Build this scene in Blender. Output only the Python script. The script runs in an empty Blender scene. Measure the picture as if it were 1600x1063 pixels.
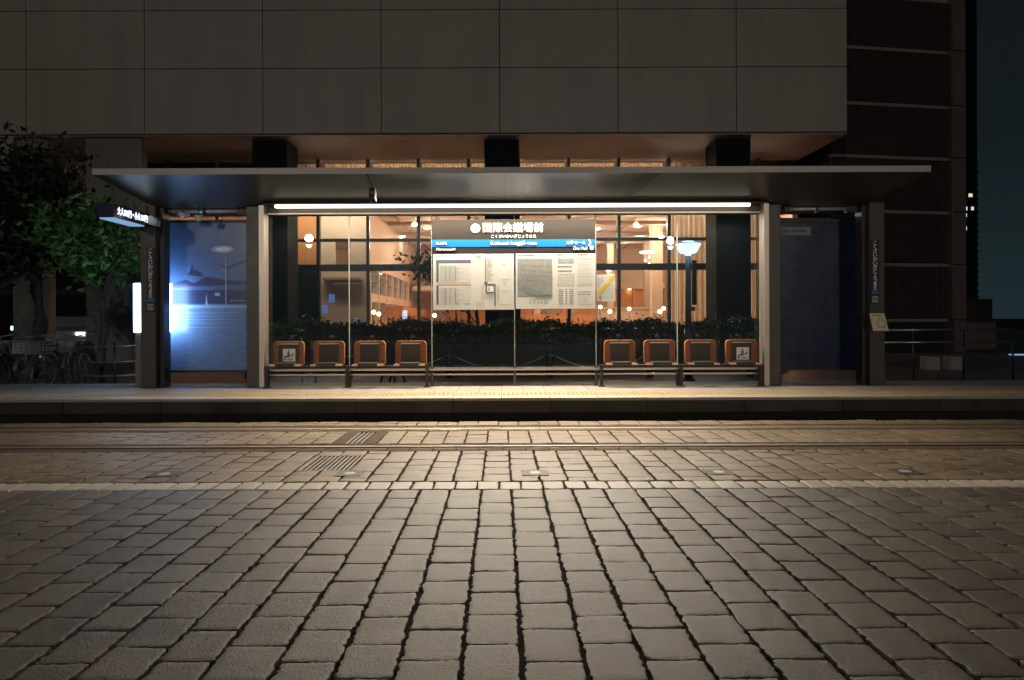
import bpy, math, random
import numpy as np
from mathutils import Vector, Matrix
R = math.radians
random.seed(7); rng = np.random.default_rng(7)
scn = bpy.context.scene
COL = scn.collection

# ------------------------------------------------------------------ camera, world, exposure
F = 1050.0; CX, CY = 783.0, 500.0; EYE = 1.227; ROLL = 0.0037
cam_d = bpy.data.cameras.new('camera'); cam = bpy.data.objects.new('camera', cam_d); COL.objects.link(cam)
cam_d.sensor_width = 36; cam_d.lens = F/1600*36
cam_d.shift_x = (800-CX)/1600; cam_d.shift_y = -(531.5-CY)/1600
cam_d.clip_start = 0.05; cam_d.clip_end = 2000
cam.location = (0, 0, EYE)
cam.rotation_euler = (Matrix.Rotation(ROLL, 3, 'Y') @ Matrix.Rotation(R(90), 3, 'X')).to_euler()
scn.camera = cam
scn.cycles.use_denoising = True
scn.cycles.max_bounces = 10; scn.cycles.diffuse_bounces = 4; scn.cycles.glossy_bounces = 4
scn.cycles.transparent_max_bounces = 16; scn.cycles.transmission_bounces = 6
scn.cycles.sample_clamp_indirect = 6; scn.cycles.caustics_reflective = False; scn.cycles.caustics_refractive = False
scn.view_settings.view_transform = 'Standard'; scn.view_settings.look = 'None'
scn.view_settings.exposure = 0; scn.view_settings.gamma = 1

world = bpy.data.worlds.new('World'); scn.world = world; world.use_nodes = True
wn, wl = world.node_tree.nodes, world.node_tree.links
bg = wn['Background']
tc = wn.new('ShaderNodeTexCoord'); sp = wn.new('ShaderNodeSeparateXYZ'); cr = wn.new('ShaderNodeValToRGB')
wl.new(tc.outputs['Generated'], sp.inputs[0]); wl.new(sp.outputs['Z'], cr.inputs[0]); wl.new(cr.outputs[0], bg.inputs[0])
e = cr.color_ramp.elements
e[0].position = 0.0; e[0].color = (.0200, .0360, .0410, 1)      # glow of the town along the horizon
e[1].position = 0.55; e[1].color = (.0085, .0088, .0120, 1)
m_ = cr.color_ramp.elements.new(0.22); m_.color = (.0100, .0165, .0200, 1)
bg.inputs[1].default_value = 0.65

def at(px, py, y):
    """the place that a point of the photograph has at distance y"""
    dx, dy = px-800, py-531.5
    py = py + ROLL*dx
    return Vector(((px-CX)*y/F, y, EYE+(CY-py)*y/F))
def ax(px, y): return (px-CX)*y/F
def az(py, y): return EYE+(CY-py)*y/F

# ------------------------------------------------------------------ materials
def mat(name, col, rough=.6, metal=0., spec=.5, var=0., vscale=8., bump=0., bscale=40., emit=None, estr=0., island=0., vec='Object', dirt=None, stretch=None):
    m = bpy.data.materials.new(name); m.use_nodes = True
    n, l = m.node_tree.nodes, m.node_tree.links
    b = n['Principled BSDF']
    b.inputs['Base Color'].default_value = (*col, 1); b.inputs['Roughness'].default_value = rough
    b.inputs['Metallic'].default_value = metal; b.inputs['Specular IOR Level'].default_value = spec
    t = n.new('ShaderNodeTexCoord'); src = t.outputs[vec]
    if stretch:
        mp = n.new('ShaderNodeMapping'); mp.inputs['Scale'].default_value = stretch; l.new(src, mp.inputs[0]); src = mp.outputs[0]
    c = None
    if var:
        no = n.new('ShaderNodeTexNoise'); no.inputs['Scale'].default_value = vscale; no.inputs['Detail'].default_value = 6
        no.inputs['Roughness'].default_value = .72
        l.new(src, no.inputs['Vector'])
        mr = n.new('ShaderNodeMapRange'); mr.inputs['From Min'].default_value = .3; mr.inputs['From Max'].default_value = .7
        mr.inputs['To Min'].default_value = 1-var; mr.inputs['To Max'].default_value = 1+var
        l.new(no.outputs['Fac'], mr.inputs['Value'])
        c = mr.outputs[0]
        rr = n.new('ShaderNodeMapRange'); rr.inputs['From Min'].default_value = .3; rr.inputs['From Max'].default_value = .7
        rr.inputs['To Min'].default_value = max(.03, rough*.85); rr.inputs['To Max'].default_value = min(1, rough*1.15)
        l.new(no.outputs['Fac'], rr.inputs['Value']); l.new(rr.outputs[0], b.inputs['Roughness'])
    if island:
        g = n.new('ShaderNodeNewGeometry'); mr = n.new('ShaderNodeMapRange')
        mr.inputs['To Min'].default_value = 1-island; mr.inputs['To Max'].default_value = 1+island
        l.new(g.outputs['Random Per Island'], mr.inputs['Value'])
        if c is None: c = mr.outputs[0]
        else:
            mu = n.new('ShaderNodeMath'); mu.operation = 'MULTIPLY'; l.new(c, mu.inputs[0]); l.new(mr.outputs[0], mu.inputs[1]); c = mu.outputs[0]
    if c is not None:
        v = n.new('ShaderNodeVectorMath'); v.operation = 'SCALE'; v.inputs[0].default_value = col
        l.new(c, v.inputs['Scale']); out = v.outputs[0]
        if dirt:
            n2 = n.new('ShaderNodeTexNoise'); n2.inputs['Scale'].default_value = dirt[0]; n2.inputs['Detail'].default_value = 5
            l.new(src, n2.inputs['Vector'])
            r2 = n.new('ShaderNodeMapRange'); r2.inputs['From Min'].default_value = .45; r2.inputs['From Max'].default_value = .7
            r2.inputs['To Max'].default_value = dirt[2]; l.new(n2.outputs['Fac'], r2.inputs['Value'])
            mx = n.new('ShaderNodeMix'); mx.data_type = 'RGBA'; l.new(r2.outputs[0], mx.inputs['Factor'])
            l.new(out, mx.inputs['A']); mx.inputs['B'].default_value = (*dirt[1], 1); out = mx.outputs['Result']
        l.new(out, b.inputs['Base Color'])
    if bump:
        no = n.new('ShaderNodeTexNoise'); no.inputs['Scale'].default_value = bscale; no.inputs['Detail'].default_value = 8
        no.inputs['Roughness'].default_value = .7
        l.new(src, no.inputs['Vector']); bp = n.new('ShaderNodeBump'); bp.inputs['Strength'].default_value = bump
        bp.inputs['Distance'].default_value = .01
        l.new(no.outputs['Fac'], bp.inputs['Height']); l.new(bp.outputs[0], b.inputs['Normal'])
    if emit:
        b.inputs['Emission Color'].default_value = (*emit, 1); b.inputs['Emission Strength'].default_value = estr
    return m

def glow(name, col, strength):
    m = bpy.data.materials.new(name); m.use_nodes = True
    n, l = m.node_tree.nodes, m.node_tree.links
    n.remove(n['Principled BSDF']); em = n.new('ShaderNodeEmission')
    em.inputs[0].default_value = (*col, 1); em.inputs[1].default_value = strength
    l.new(em.outputs[0], n['Material Output'].inputs[0]); return m

def glass(name, tint, refl=1.0, rough=0.0, haze=None, hazefac=0.):
    m = bpy.data.materials.new(name); m.use_nodes = True
    n, l = m.node_tree.nodes, m.node_tree.links
    n.remove(n['Principled BSDF'])
    tr = n.new('ShaderNodeBsdfTransparent'); tr.inputs[0].default_value = (*tint, 1)
    gl = n.new('ShaderNodeBsdfGlossy'); gl.inputs['Roughness'].default_value = rough
    fr = n.new('ShaderNodeFresnel'); fr.inputs[0].default_value = 1.5
    mu = n.new('ShaderNodeMath'); mu.operation = 'MULTIPLY'; mu.inputs[1].default_value = refl; l.new(fr.outputs[0], mu.inputs[0])
    mx = n.new('ShaderNodeMixShader'); l.new(mu.outputs[0], mx.inputs[0]); l.new(gl.outputs[0], mx.inputs[2])
    base = tr.outputs[0]
    if haze:
        d = n.new('ShaderNodeBsdfDiffuse'); d.inputs[0].default_value = (*haze, 1)
        m2 = n.new('ShaderNodeMixShader'); m2.inputs[0].default_value = hazefac
        l.new(tr.outputs[0], m2.inputs[1]); l.new(d.outputs[0], m2.inputs[2]); base = m2.outputs[0]
    l.new(base, mx.inputs[1]); l.new(mx.outputs[0], n['Material Output'].inputs[0]); return m

M = {}
M['stone'] = mat('granite sett', (.158, .136, .112), .45, spec=.48, var=.2, vscale=45, bump=.6, bscale=95, island=.17, dirt=(.9, (.075, .063, .05), .8))
M['track_stone'] = mat('rail zone sett', (.22, .172, .118), .48, spec=.4, var=.15, vscale=24, bump=.5, bscale=60, island=.14, dirt=(1.0, (.12, .08, .045), .75))
M['white_stone'] = mat('white sett', (.50, .45, .38), .5, var=.12, vscale=25, bump=.4, bscale=60, island=.10, dirt=(3., (.40, .36, .30), .5))
M['joint'] = mat('mortar and soil in joints', (.045, .037, .027), .95, spec=.05, var=.4, vscale=14, bump=.8, bscale=90)
M['asphalt'] = mat('asphalt', (.05, .05, .053), .75, var=.25, vscale=12, bump=.5, bscale=120)
M['street'] = mat('street behind', (.07, .072, .08), .45, var=.3, vscale=3, bump=.3, bscale=90)
M['concrete'] = mat('rail concrete', (.095, .073, .05), .8, spec=.1, var=.25, vscale=9, bump=.5, bscale=80, dirt=(4., (.11, .08, .05), .6))
M['rail'] = mat('worn rail steel', (.42, .35, .28), .42, metal=.6, var=.15, vscale=30)
M['groove'] = mat('rail groove', (.018, .011, .009), .95, spec=.03, var=.4, vscale=20)
M['iron'] = mat('cast iron', (.16, .14, .12), .5, metal=.4, var=.25, vscale=30, bump=.3, bscale=90)
M['plateiron'] = mat('dark iron plate', (.07, .062, .05), .6, var=.3, vscale=30, bump=.3, bscale=90)
M['lens'] = mat('dull lens', (.45, .43, .38), .5)
M['black'] = mat('black hollow', (.006, .006, .006), .9)
M['plat_tile'] = mat('platform tile', (.26, .235, .20), .55, var=.12, vscale=10, bump=.25, bscale=90, dirt=(2., (.3, .26, .2), .4))
M['plat_edge'] = mat('platform edge stone', (.30, .275, .235), .5, var=.12, vscale=14, bump=.3, bscale=80, dirt=(3., (.26, .22, .17), .5))
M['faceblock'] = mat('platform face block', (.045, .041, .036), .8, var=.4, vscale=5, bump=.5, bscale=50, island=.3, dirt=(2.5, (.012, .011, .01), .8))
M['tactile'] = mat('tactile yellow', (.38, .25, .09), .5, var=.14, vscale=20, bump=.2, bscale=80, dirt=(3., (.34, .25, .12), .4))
M['plat_face'] = mat('platform face', (.010, .0095, .009), .85, var=.4, vscale=6, bump=.4, bscale=60)  # near-black face, its shade put into the colour
M['frame'] = mat('pale shelter metal', (.55, .49, .41), .35, metal=.6, var=.06, vscale=6)
M['post'] = mat('grey shelter steel', (.085, .078, .07), .4, metal=.5, var=.1, vscale=5)
M['canopy'] = mat('canopy aluminium', (.15, .15, .138), .34, metal=.75)
M['fascia'] = mat('canopy fascia', (.42, .40, .37), .45, metal=.2, var=.08, vscale=4)
M['header'] = mat('brown header', (.07, .055, .045), .5)
M['dark'] = mat('dark metal', (.03, .03, .032), .4, metal=.3, var=.15, vscale=10)
M['rubber'] = mat('rubber', (.02, .02, .02), .7)
M['led'] = glow('shelter tube light', (1, .90, .76), 5)
M['tubecover'] = mat('lamp cover', (.55, .56, .58), .25, metal=.3)
M['wood'] = mat('seat wood', (.27, .085, .022), .35, var=.3, vscale=6, stretch=(1.5, 20, 20), bump=.1, bscale=20)
M['woodedge'] = mat('bent wood edge', (.44, .20, .075), .3, var=.15, vscale=12)
M['capwood'] = mat('pale end grain', (.62, .52, .38), .4)
M['pad'] = mat('dark seat pad', (.042, .036, .030), .5, var=.12, vscale=30, bump=.15, bscale=160)
M['paper'] = mat('white board', (.68, .69, .66), .35, var=.03, vscale=5)
M['white'] = mat('white lettering', (.9, .9, .9), .4)
M['ink'] = mat('print grey', (.13, .13, .13), .5)
M['ink2'] = mat('print light grey', (.38, .38, .37), .5)
M['ink3'] = mat('print mid grey', (.25, .25, .25), .5)
M['pink'] = mat('print pink', (.62, .42, .36), .5)
M['blueprint'] = mat('print slate blue', (.10, .18, .26), .5)
M['purple'] = mat('print purple', (.17, .12, .22), .5)
M['mapgrey'] = mat('map print', (.30, .31, .30), .45, var=.25, vscale=16)
M['mapriver'] = mat('map river print', (.22, .28, .29), .45, var=.1, vscale=30)
M['mapgreen'] = mat('map green print', (.20, .36, .33), .45)
M['signmetal'] = mat('station sign metal', (.032, .027, .023), .5, spec=.2, var=.05, vscale=5)
M['signblue'] = mat('station sign blue', (.008, .185, .62), .4)
M['navy'] = mat('navy plaque', (.010, .013, .03), .4)
M['yellow'] = mat('poster yellow', (.75, .56, .08), .5)
M['green'] = mat('poster green', (.08, .35, .25), .5)
M['beige'] = mat('beige plate', (.70, .64, .45), .5)
M['glass'] = glass('shelter glass', (.93, .97, .96), .9, haze=(.26, .36, .42), hazefac=.03)  # teal haze mixed into the glass for reflected surroundings
M['glassedge'] = mat('glass edge', (.55, .62, .55), .2, spec=.6)
M['bldglass'] = glass('hall glass', (.86, .90, .88), .8)
M['bluepanel'] = mat('blue enamel panel', (.085, .145, .30), .26, spec=.6, var=.12, vscale=2.5, bump=.06, bscale=5)
M['printplaza'] = mat('blue panel plaza print', (.16, .245, .43), .26, spec=.6, var=.12, vscale=5, stretch=(1, 1, 7))
M['printdark'] = mat('blue panel dark print', (.018, .03, .09), .30, spec=.6)
M['printmid'] = mat('blue panel mid print', (.06, .11, .26), .30, spec=.6)
M['printpale'] = mat('blue panel pale print', (.30, .40, .58), .30, spec=.6)
M['printwhite'] = mat('blue panel white print', (.75, .82, .92), .30, spec=.6)
M['navypanel'] = mat('navy panel', (.016, .026, .075), .28, spec=.5, var=.2, vscale=3)
M['display'] = glow('lit display', (.38, .64, 1.0), 21)
M['displaypic'] = glow('lit display picture', (.75, .88, 1.0), 22)
M['ledtext'] = glow('LED letters', (.7, .8, 1), 2.6)
M['ledbar'] = glow('LED bar', (.30, .55, .9), .7)
M['ledface'] = mat('LED sign face', (.012, .02, .07), .25)
M['panel'] = mat('facade panel', (.385, .33, .285), .7, var=.08, vscale=1.6, stretch=(1, 1, .22), dirt=(1.1, (.29, .25, .215), .5))
M['panelgap'] = mat('facade joint', (.03, .027, .025), .9)
M['soffit'] = mat('soffit panel', (.38, .30, .26), .6, var=.1, vscale=1, dirt=(.8, (.2, .15, .13), .4))
M['blackcol'] = mat('black column', (.008, .008, .008), .7, spec=.15, var=.2, vscale=3)
M['mullion'] = mat('bronze mullion', (.05, .055, .055), .4, metal=.4)
M['hallwall'] = mat('hall plaster', (.68, .47, .35), .7, var=.05, vscale=1.5)
M['hallorange'] = mat('hall orange timber', (.58, .235, .09), .5, var=.12, vscale=3)
M['hallfloor'] = mat('hall floor', (.55, .41, .32), .3, var=.15, vscale=2)
M['hallceil'] = mat('hall ceiling', (.70, .55, .47), .8)
M['hallbeam'] = mat('hall ceiling beam', (.40, .26, .20), .8)
M['curtain'] = mat('curtain', (.60, .43, .29), .85, var=.06, vscale=2, stretch=(6, 6, .3))
M['steel'] = mat('gallery steel', (.22, .20, .19), .5)
M['bluewin'] = mat('gallery window', (.25, .32, .40), .15, spec=.7)
M['down'] = glow('downlight', (1, .82, .66), 330)
M['cove'] = glow('added cove tube', (1, .70, .48), 22)
M['wash2'] = glow('chandelier bowl', (1, .86, .70), 9)
M['reflection'] = glow('lobby screen', (.22, .33, .85), .55)
M['fillglow'] = glow('lobby fill lamp', (1, .70, .53), 840)
M['bulb'] = glow('warm bulb', (1, .72, .42), 22)
M['wash'] = glow('wall washer', (1, .62, .3), 30)
M['lampglass'] = glow('street lamp bowl', (.36, .66, 1), 3.2)
M['lampglass2'] = glow('street lamp bowl far', (1, .90, .76), 30)
M['lamppole'] = mat('lamp pole', (.17, .20, .26), .4, metal=.3, var=.1, vscale=5)
M['red'] = mat('red marker', (.6, .02, .03), .4)
M['banner'] = mat('dark banner', (.03, .035, .05), .6)
M['leaf'] = mat('leaf', (.04, .085, .025), .5, island=.5, var=.2, vscale=3)
M['hedgeleaf'] = mat('hedge leaf', (.035, .062, .024), .32, spec=.7, island=.6)
M['leaflit'] = mat('lit leaf', (.065, .16, .035), .5, island=.6, var=.2, vscale=3)  # leaf green raised to paint in the display's light
M['leafshade'] = mat('shaded leaf', (.011, .024, .010), .55, island=.5, var=.2, vscale=3)  # leaf darkened, the unlit crowns' shade put into the colour
M['bark'] = mat('bark', (.05, .04, .032), .9, var=.4, vscale=12, bump=.8, bscale=20)
M['louvre'] = mat('louvre fin', (.075, .053, .05), .5, var=.1, vscale=1)
M['louvreback'] = mat('louvre back', (.02, .018, .02), .6)
M['band'] = mat('tower band', (.27, .235, .215), .6, var=.1, vscale=1)
M['towercol'] = mat('tower brown column', (.15, .105, .095), .6, var=.06, vscale=.6)
M['far'] = mat('far tower wall', (.10, .11, .13), .8)
M["fardark"] = mat("far tower recess", (.03, .035, .042), .8)
M['farlit'] = glow('far lit window', (.75, .85, 1), .9)
M['farlit2'] = glow('far warm window', (1, .8, .5), .9)
M['chrome'] = mat('bright steel', (.5, .5, .5), .3, metal=.9)
M['bikemetal'] = mat('dull bicycle metal', (.17, .17, .17), .45, metal=.4)
M['bikegrey'] = mat('grey bicycle paint', (.10, .095, .09), .4, metal=.3)
M['bikeblue'] = mat('blue bicycle paint', (.12, .2, .36), .4)
M['car'] = mat('white car paint', (.6, .61, .63), .25, spec=.6)
M['carglass'] = mat('car window', (.02, .025, .03), .1, spec=.8)
M['headlight'] = glow('head lamp', (.85, .92, 1), 5)
M['pier'] = mat('grey pier', (.22, .21, .19), .75, var=.15, vscale=1.2, dirt=(.7, (.12, .115, .10), .5))
M['planter'] = mat('dark planter', (.035, .035, .033), .8, var=.2, vscale=4)
M['kerb'] = mat('kerb', (.26, .24, .22), .8, var=.15, vscale=5)

def sheer(name, col, tr):
    m = bpy.data.materials.new(name); m.use_nodes = True
    n, l = m.node_tree.nodes, m.node_tree.links
    n.remove(n['Principled BSDF']); d = n.new('ShaderNodeBsdfDiffuse'); t = n.new('ShaderNodeBsdfTranslucent'); mx = n.new('ShaderNodeMixShader')
    d.inputs[0].default_value = (*col, 1); t.inputs[0].default_value = (*col, 1); mx.inputs[0].default_value = tr
    l.new(d.outputs[0], mx.inputs[1]); l.new(t.outputs[0], mx.inputs[2]); l.new(mx.outputs[0], n['Material Output'].inputs[0]); return m
M['curtain'] = sheer('sheer curtain', (.78, .62, .46), .6)
# ------------------------------------------------------------------ mesh builder
class MB:
    def __init__(s): s.v = []; s.f = []; s.mi = []; s.cur = 0; s.x = None
    def _add(s, vs, fs):
        o = len(s.v)
        s.v += [tuple(s.x @ Vector(p)) if s.x else tuple(p) for p in vs]
        s.f += [tuple(i+o for i in f) for f in fs]; s.mi += [s.cur]*len(fs)
        return s
    def box(s, x0, x1, y0, y1, z0, z1):
        return s._add([(x0,y0,z0),(x1,y0,z0),(x1,y1,z0),(x0,y1,z0),(x0,y0,z1),(x1,y0,z1),(x1,y1,z1),(x0,y1,z1)],
                      [(0,3,2,1),(4,5,6,7),(0,1,5,4),(1,2,6,5),(2,3,7,6),(3,0,4,7)])
    def quad(s, a, b, c, d): return s._add([a,b,c,d], [(0,1,2,3)])
    def rect(s, x0, x1, y, z0, z1): return s.quad((x0,y,z0),(x1,y,z0),(x1,y,z1),(x0,y,z1))       # faces the tracks (-Y)
    def prism(s, pts, y0, y1):                                                                 # polygon in XZ, swept along Y
        n = len(pts)
        vs = [(x,y0,z) for x,z in pts]+[(x,y1,z) for x,z in pts]
        return s._add(vs, [tuple(range(n)), tuple(range(2*n-1,n-1,-1))]+[(i,(i+1)%n+0,(i+1)%n+n,i+n) for i in range(n)])
    def prismx(s, pts, x0, x1):                                                                # polygon in YZ, swept along X
        n = len(pts)
        vs = [(x0,y,z) for y,z in pts]+[(x1,y,z) for y,z in pts]
        return s._add(vs, [tuple(range(n)), tuple(range(2*n-1,n-1,-1))]+[(i,(i+1)%n,(i+1)%n+n,i+n) for i in range(n)])
    def tube(s, pts, r, n=8, r2=None, caps=True):
        pts = [Vector(p) for p in pts]; m = len(pts); vs = []; fs = []
        for k, p in enumerate(pts):
            d = (pts[min(k+1,m-1)]-pts[max(k-1,0)]).normalized()
            u = d.cross(Vector((0,0,1)));
            if u.length < 1e-3: u = d.cross(Vector((1,0,0)))
            u.normalize(); w = d.cross(u)
            rr = r if r2 is None else r+(r2-r)*k/(m-1)
            vs += [tuple(p+(u*math.cos(2*math.pi*i/n)+w*math.sin(2*math.pi*i/n))*rr) for i in range(n)]
        for k in range(m-1):
            fs += [(k*n+i, k*n+(i+1)%n, (k+1)*n+(i+1)%n, (k+1)*n+i) for i in range(n)]
        if caps: fs += [tuple(range(n-1,-1,-1)), tuple(range((m-1)*n, m*n))]
        return s._add(vs, fs)
    def lathe(s, prof, c, n=20):
        vs = []; m = len(prof)
        for r, z in prof: vs += [(c[0]+r*math.cos(2*math.pi*i/n), c[1]+r*math.sin(2*math.pi*i/n), c[2]+z) for i in range(n)]
        fs = [(k*n+i, k*n+(i+1)%n, (k+1)*n+(i+1)%n, (k+1)*n+i) for k in range(m-1) for i in range(n)]
        fs += [tuple(range(n-1,-1,-1)), tuple(range((m-1)*n, m*n))]
        return s._add(vs, fs)
    def disc(s, c, r, n=20, axis='y'):
        f = {'y': lambda a: (c[0]+r*math.cos(a), c[1], c[2]+r*math.sin(a)), 'z': lambda a: (c[0]+r*math.cos(a), c[1]+r*math.sin(a), c[2]),
             'x': lambda a: (c[0], c[1]+r*math.cos(a), c[2]+r*math.sin(a))}[axis]
        return s._add([f(2*math.pi*i/n) for i in range(n)], [tuple(range(n))])
    def ring(s, c, R1, r, axis='x', n=28, k=6):
        vs = []
        for i in range(n):
            a = 2*math.pi*i/n
            for j in range(k):
                b = 2*math.pi*j/k; q = R1+r*math.cos(b); h = r*math.sin(b)
                p = {'x': (h, q*math.cos(a), q*math.sin(a)), 'y': (q*math.cos(a), h, q*math.sin(a)), 'z': (q*math.cos(a), q*math.sin(a), h)}[axis]
                vs.append((c[0]+p[0], c[1]+p[1], c[2]+p[2]))
        return s._add(vs, [(i*k+j, i*k+(j+1)%k, ((i+1)%n)*k+(j+1)%k, ((i+1)%n)*k+j) for i in range(n) for j in range(k)])
    def build(s, name, mats, parent=None, bevel=0., smooth=False):
        me = bpy.data.meshes.new(name); me.from_pydata(s.v, [], s.f)
        if not isinstance(mats, (list, tuple)): mats = [mats]
        for m in mats: me.materials.append(M[m])
        if len(mats) > 1: me.polygons.foreach_set('material_index', s.mi)
        if smooth: me.polygons.foreach_set('use_smooth', [True]*len(s.f))
        me.update()
        o = bpy.data.objects.new(name, me); COL.objects.link(o)
        if parent: o.parent = parent; o.matrix_parent_inverse = parent.matrix_world.inverted() if parent.get('_abs') else Matrix()
        if bevel:
            b = o.modifiers.new('edge', 'BEVEL'); b.width = bevel; b.segments = 2; b.limit_method = 'ANGLE'; b.angle_limit = R(40)
        return o

def tag(o, label=None, cat=None, group=None, kind=None):
    if label: o['label'] = label
    if cat: o['category'] = cat
    if group: o['group'] = group
    if kind: o['kind'] = kind
    return o
def thing(name, label, cat, loc=(0,0,0), rz=0, group=None):
    o = bpy.data.objects.new(name, None); COL.objects.link(o)
    o.location = loc; o.rotation_euler = (0,0,rz); o.empty_display_size = .1
    return tag(o, label, cat, group)
KIDS = lambda o: [c for c in bpy.data.objects if c.parent == o]
def copy_tree(o, parent=None):
    c = o.copy(); COL.objects.link(c)
    if parent: c.parent = parent
    for k in KIDS(o): copy_tree(k, c)
    return c
def text(body, size, m, loc, parent, name='lettering', rot=(R(90),0,0), align='CENTER', weight=0., width=None, ext=.002, line=1.):
    cu = bpy.data.curves.new('t', 'FONT'); cu.body = body; cu.size = size; cu.align_x = align; cu.align_y = 'CENTER'
    cu.extrude = ext; cu.offset = weight; cu.space_line = line; cu.resolution_u = 3
    t = bpy.data.objects.new('t', cu); COL.objects.link(t)
    bpy.context.view_layer.update()
    me = bpy.data.meshes.new_from_object(t.evaluated_get(bpy.context.evaluated_depsgraph_get()))
    bpy.data.objects.remove(t); me.name = name; me.materials.clear(); me.materials.append(M[m])
    o = bpy.data.objects.new(name, me); COL.objects.link(o); o.parent = parent
    o.location = loc; o.rotation_euler = rot
    if width:
        xs = [v.co.x for v in me.vertices]
        if xs: k = width/(max(xs)-min(xs)); o.scale = (k, 1, 1)
    return o
def emptyname(o): return o

# ------------------------------------------------------------------ ground, road, tracks
g = MB(); g.quad((-900,-300,-.06),(900,-300,-.06),(900,1500,-.06),(-900,1500,-.06)); tag(g.build('ground', 'asphalt'), kind='structure')
g = MB(); g.quad((-22,-8,-.017),(22,-8,-.017),(22,8.24,-.017),(-22,8.24,-.017)); tag(g.build('road_ground', 'joint'), kind='structure')
g = MB(); g.quad((-60,10.3,0),(60,10.3,0),(60,70,0),(-60,70,0)); tag(g.build('street', 'street'), kind='structure')

def setts(name, m, cols, rows_of, seed, jx=.0092, jy=.0046, rough=.0055, hole=lambda x,y: False, fine=True):
    """one mesh of separate stones: cols = column edges, rows_of(k) = row edges of column k"""
    r = np.random.default_rng(seed); V = []; Fc = []; o = 0
    for k in range(len(cols)-1):
        re = rows_of(k)
        for j in range(len(re)-1):
            x0, x1, y0, y1 = cols[k], cols[k+1], re[j], re[j+1]
            cx, cy = (x0+x1)/2, (y0+y1)/2
            if hole(cx, cy): continue
            near = cy < 4.2 and abs(cx) < 3.2 and fine
            n = 17 if near else (9 if abs(cx) < 6 else 6)
            hx, hy = (x1-x0)/2-jx*(.7+.6*r.random()), (y1-y0)/2-jy*(.7+.8*r.random())
            t = np.concatenate([[-1.], np.linspace(-.955, .955, n-2), [1.]])
            U, W = np.meshgrid(t, t)
            # hewn outline of each side: a slow bow and fine chips
            def wob(a):
                q = np.zeros(n)
                for h in (1, 2): q += r.normal()*np.sin(h*1.6*a+r.random()*6.3)*.30/h
                q += r.normal(size=n)*(.62 if n > 9 else .4)
                return q*rough
            eL, eR, eB, eT = wob(t), wob(t), wob(t)*.5, wob(t)*.5
            X = cx+U*hx+np.where(U < 0, np.abs(U)**5, 0)*eL[:,None]+np.where(U > 0, np.abs(U)**5, 0)*eR[:,None]
            Y = cy+W*hy+np.where(W < 0, np.abs(W)**5, 0)*eB[None,:]+np.where(W > 0, np.abs(W)**5, 0)*eT[None,:]
            cor = np.clip(np.abs(U)+np.abs(W)-1.8, 0, 1)/.2
            X -= np.sign(U)*cor*.003; Y -= np.sign(W)*cor*.003
            edge = np.maximum(np.abs(U), np.abs(W))
            Z = -.0022*np.clip((edge-.93)/.07, 0, 1) + r.normal(0, .0005, (n,n)) + r.normal(0, .0010)
            Z += r.normal(0, .0009)*U + r.normal(0, .0009)*W + r.normal(0,.0005)*np.sin(3*U+r.random()*6)+r.normal(0,.0005)*np.sin(3*W+r.random()*6)
            top = np.stack([X, Y, Z], -1).reshape(-1, 3)
            idx = np.arange(n*n).reshape(n, n)
            q = np.stack([idx[:-1,:-1], idx[:-1,1:], idx[1:,1:], idx[1:,:-1]], -1).reshape(-1, 4)
            loop = np.concatenate([idx[0,:-1], idx[:-1,-1], idx[-1,:0:-1], idx[:0:-1,0]])
            up = top[loop].copy(); low = up.copy(); low[:,2] = -.03; L = len(loop)
            ai = np.arange(L); bi = (ai+1) % L; n2 = n*n
            sk = np.stack([n2+ai, n2+L+ai, n2+L+bi, n2+bi], -1)
            V += [top, up, low]; Fc.append(q+o); Fc.append(sk+o); o += n2+2*L
    V = np.concatenate(V); Fc = np.concatenate(Fc)
    me = bpy.data.meshes.new(name); me.vertices.add(len(V)); me.vertices.foreach_set('co', V.ravel().astype(np.float32))
    me.loops.add(Fc.size); me.loops.foreach_set('vertex_index', Fc.ravel().astype(np.int32))
    me.polygons.add(len(Fc)); me.polygons.foreach_set('loop_start', (np.arange(len(Fc))*4).astype(np.int32))
    me.update(calc_edges=True); me.validate()
    me.polygons.foreach_set('use_smooth', [True]*len(me.polygons))
    me.materials.append(M[m]); ob = bpy.data.objects.new(name, me); COL.objects.link(ob)
    return ob

PX = .2205; X0 = .0739
ks = np.arange(-62, 62)
jr = np.random.default_rng(3)
cols = X0+ks*PX+jr.normal(0, .004, len(ks))
def road_rows(k):
    off = .0 if ks[k] % 2 else .124
    r = np.random.default_rng(1000+k)
    e = [2.296+off+i*.2465 for i in range(-10, 14)]
    e = [v+r.normal(0, .006) for v in e if -.2 < v < 4.86-.10]
    return e+[4.868]
tag(setts('road', 'stone', cols, road_rows, 11), kind='structure')
wc = np.arange(-13, 13, .162)+.02
tag(setts('road_marking', 'white_stone', wc, lambda k: [4.885, 5.105], 12, jx=.008, jy=.005, hole=lambda x,y: False), kind='structure')
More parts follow.
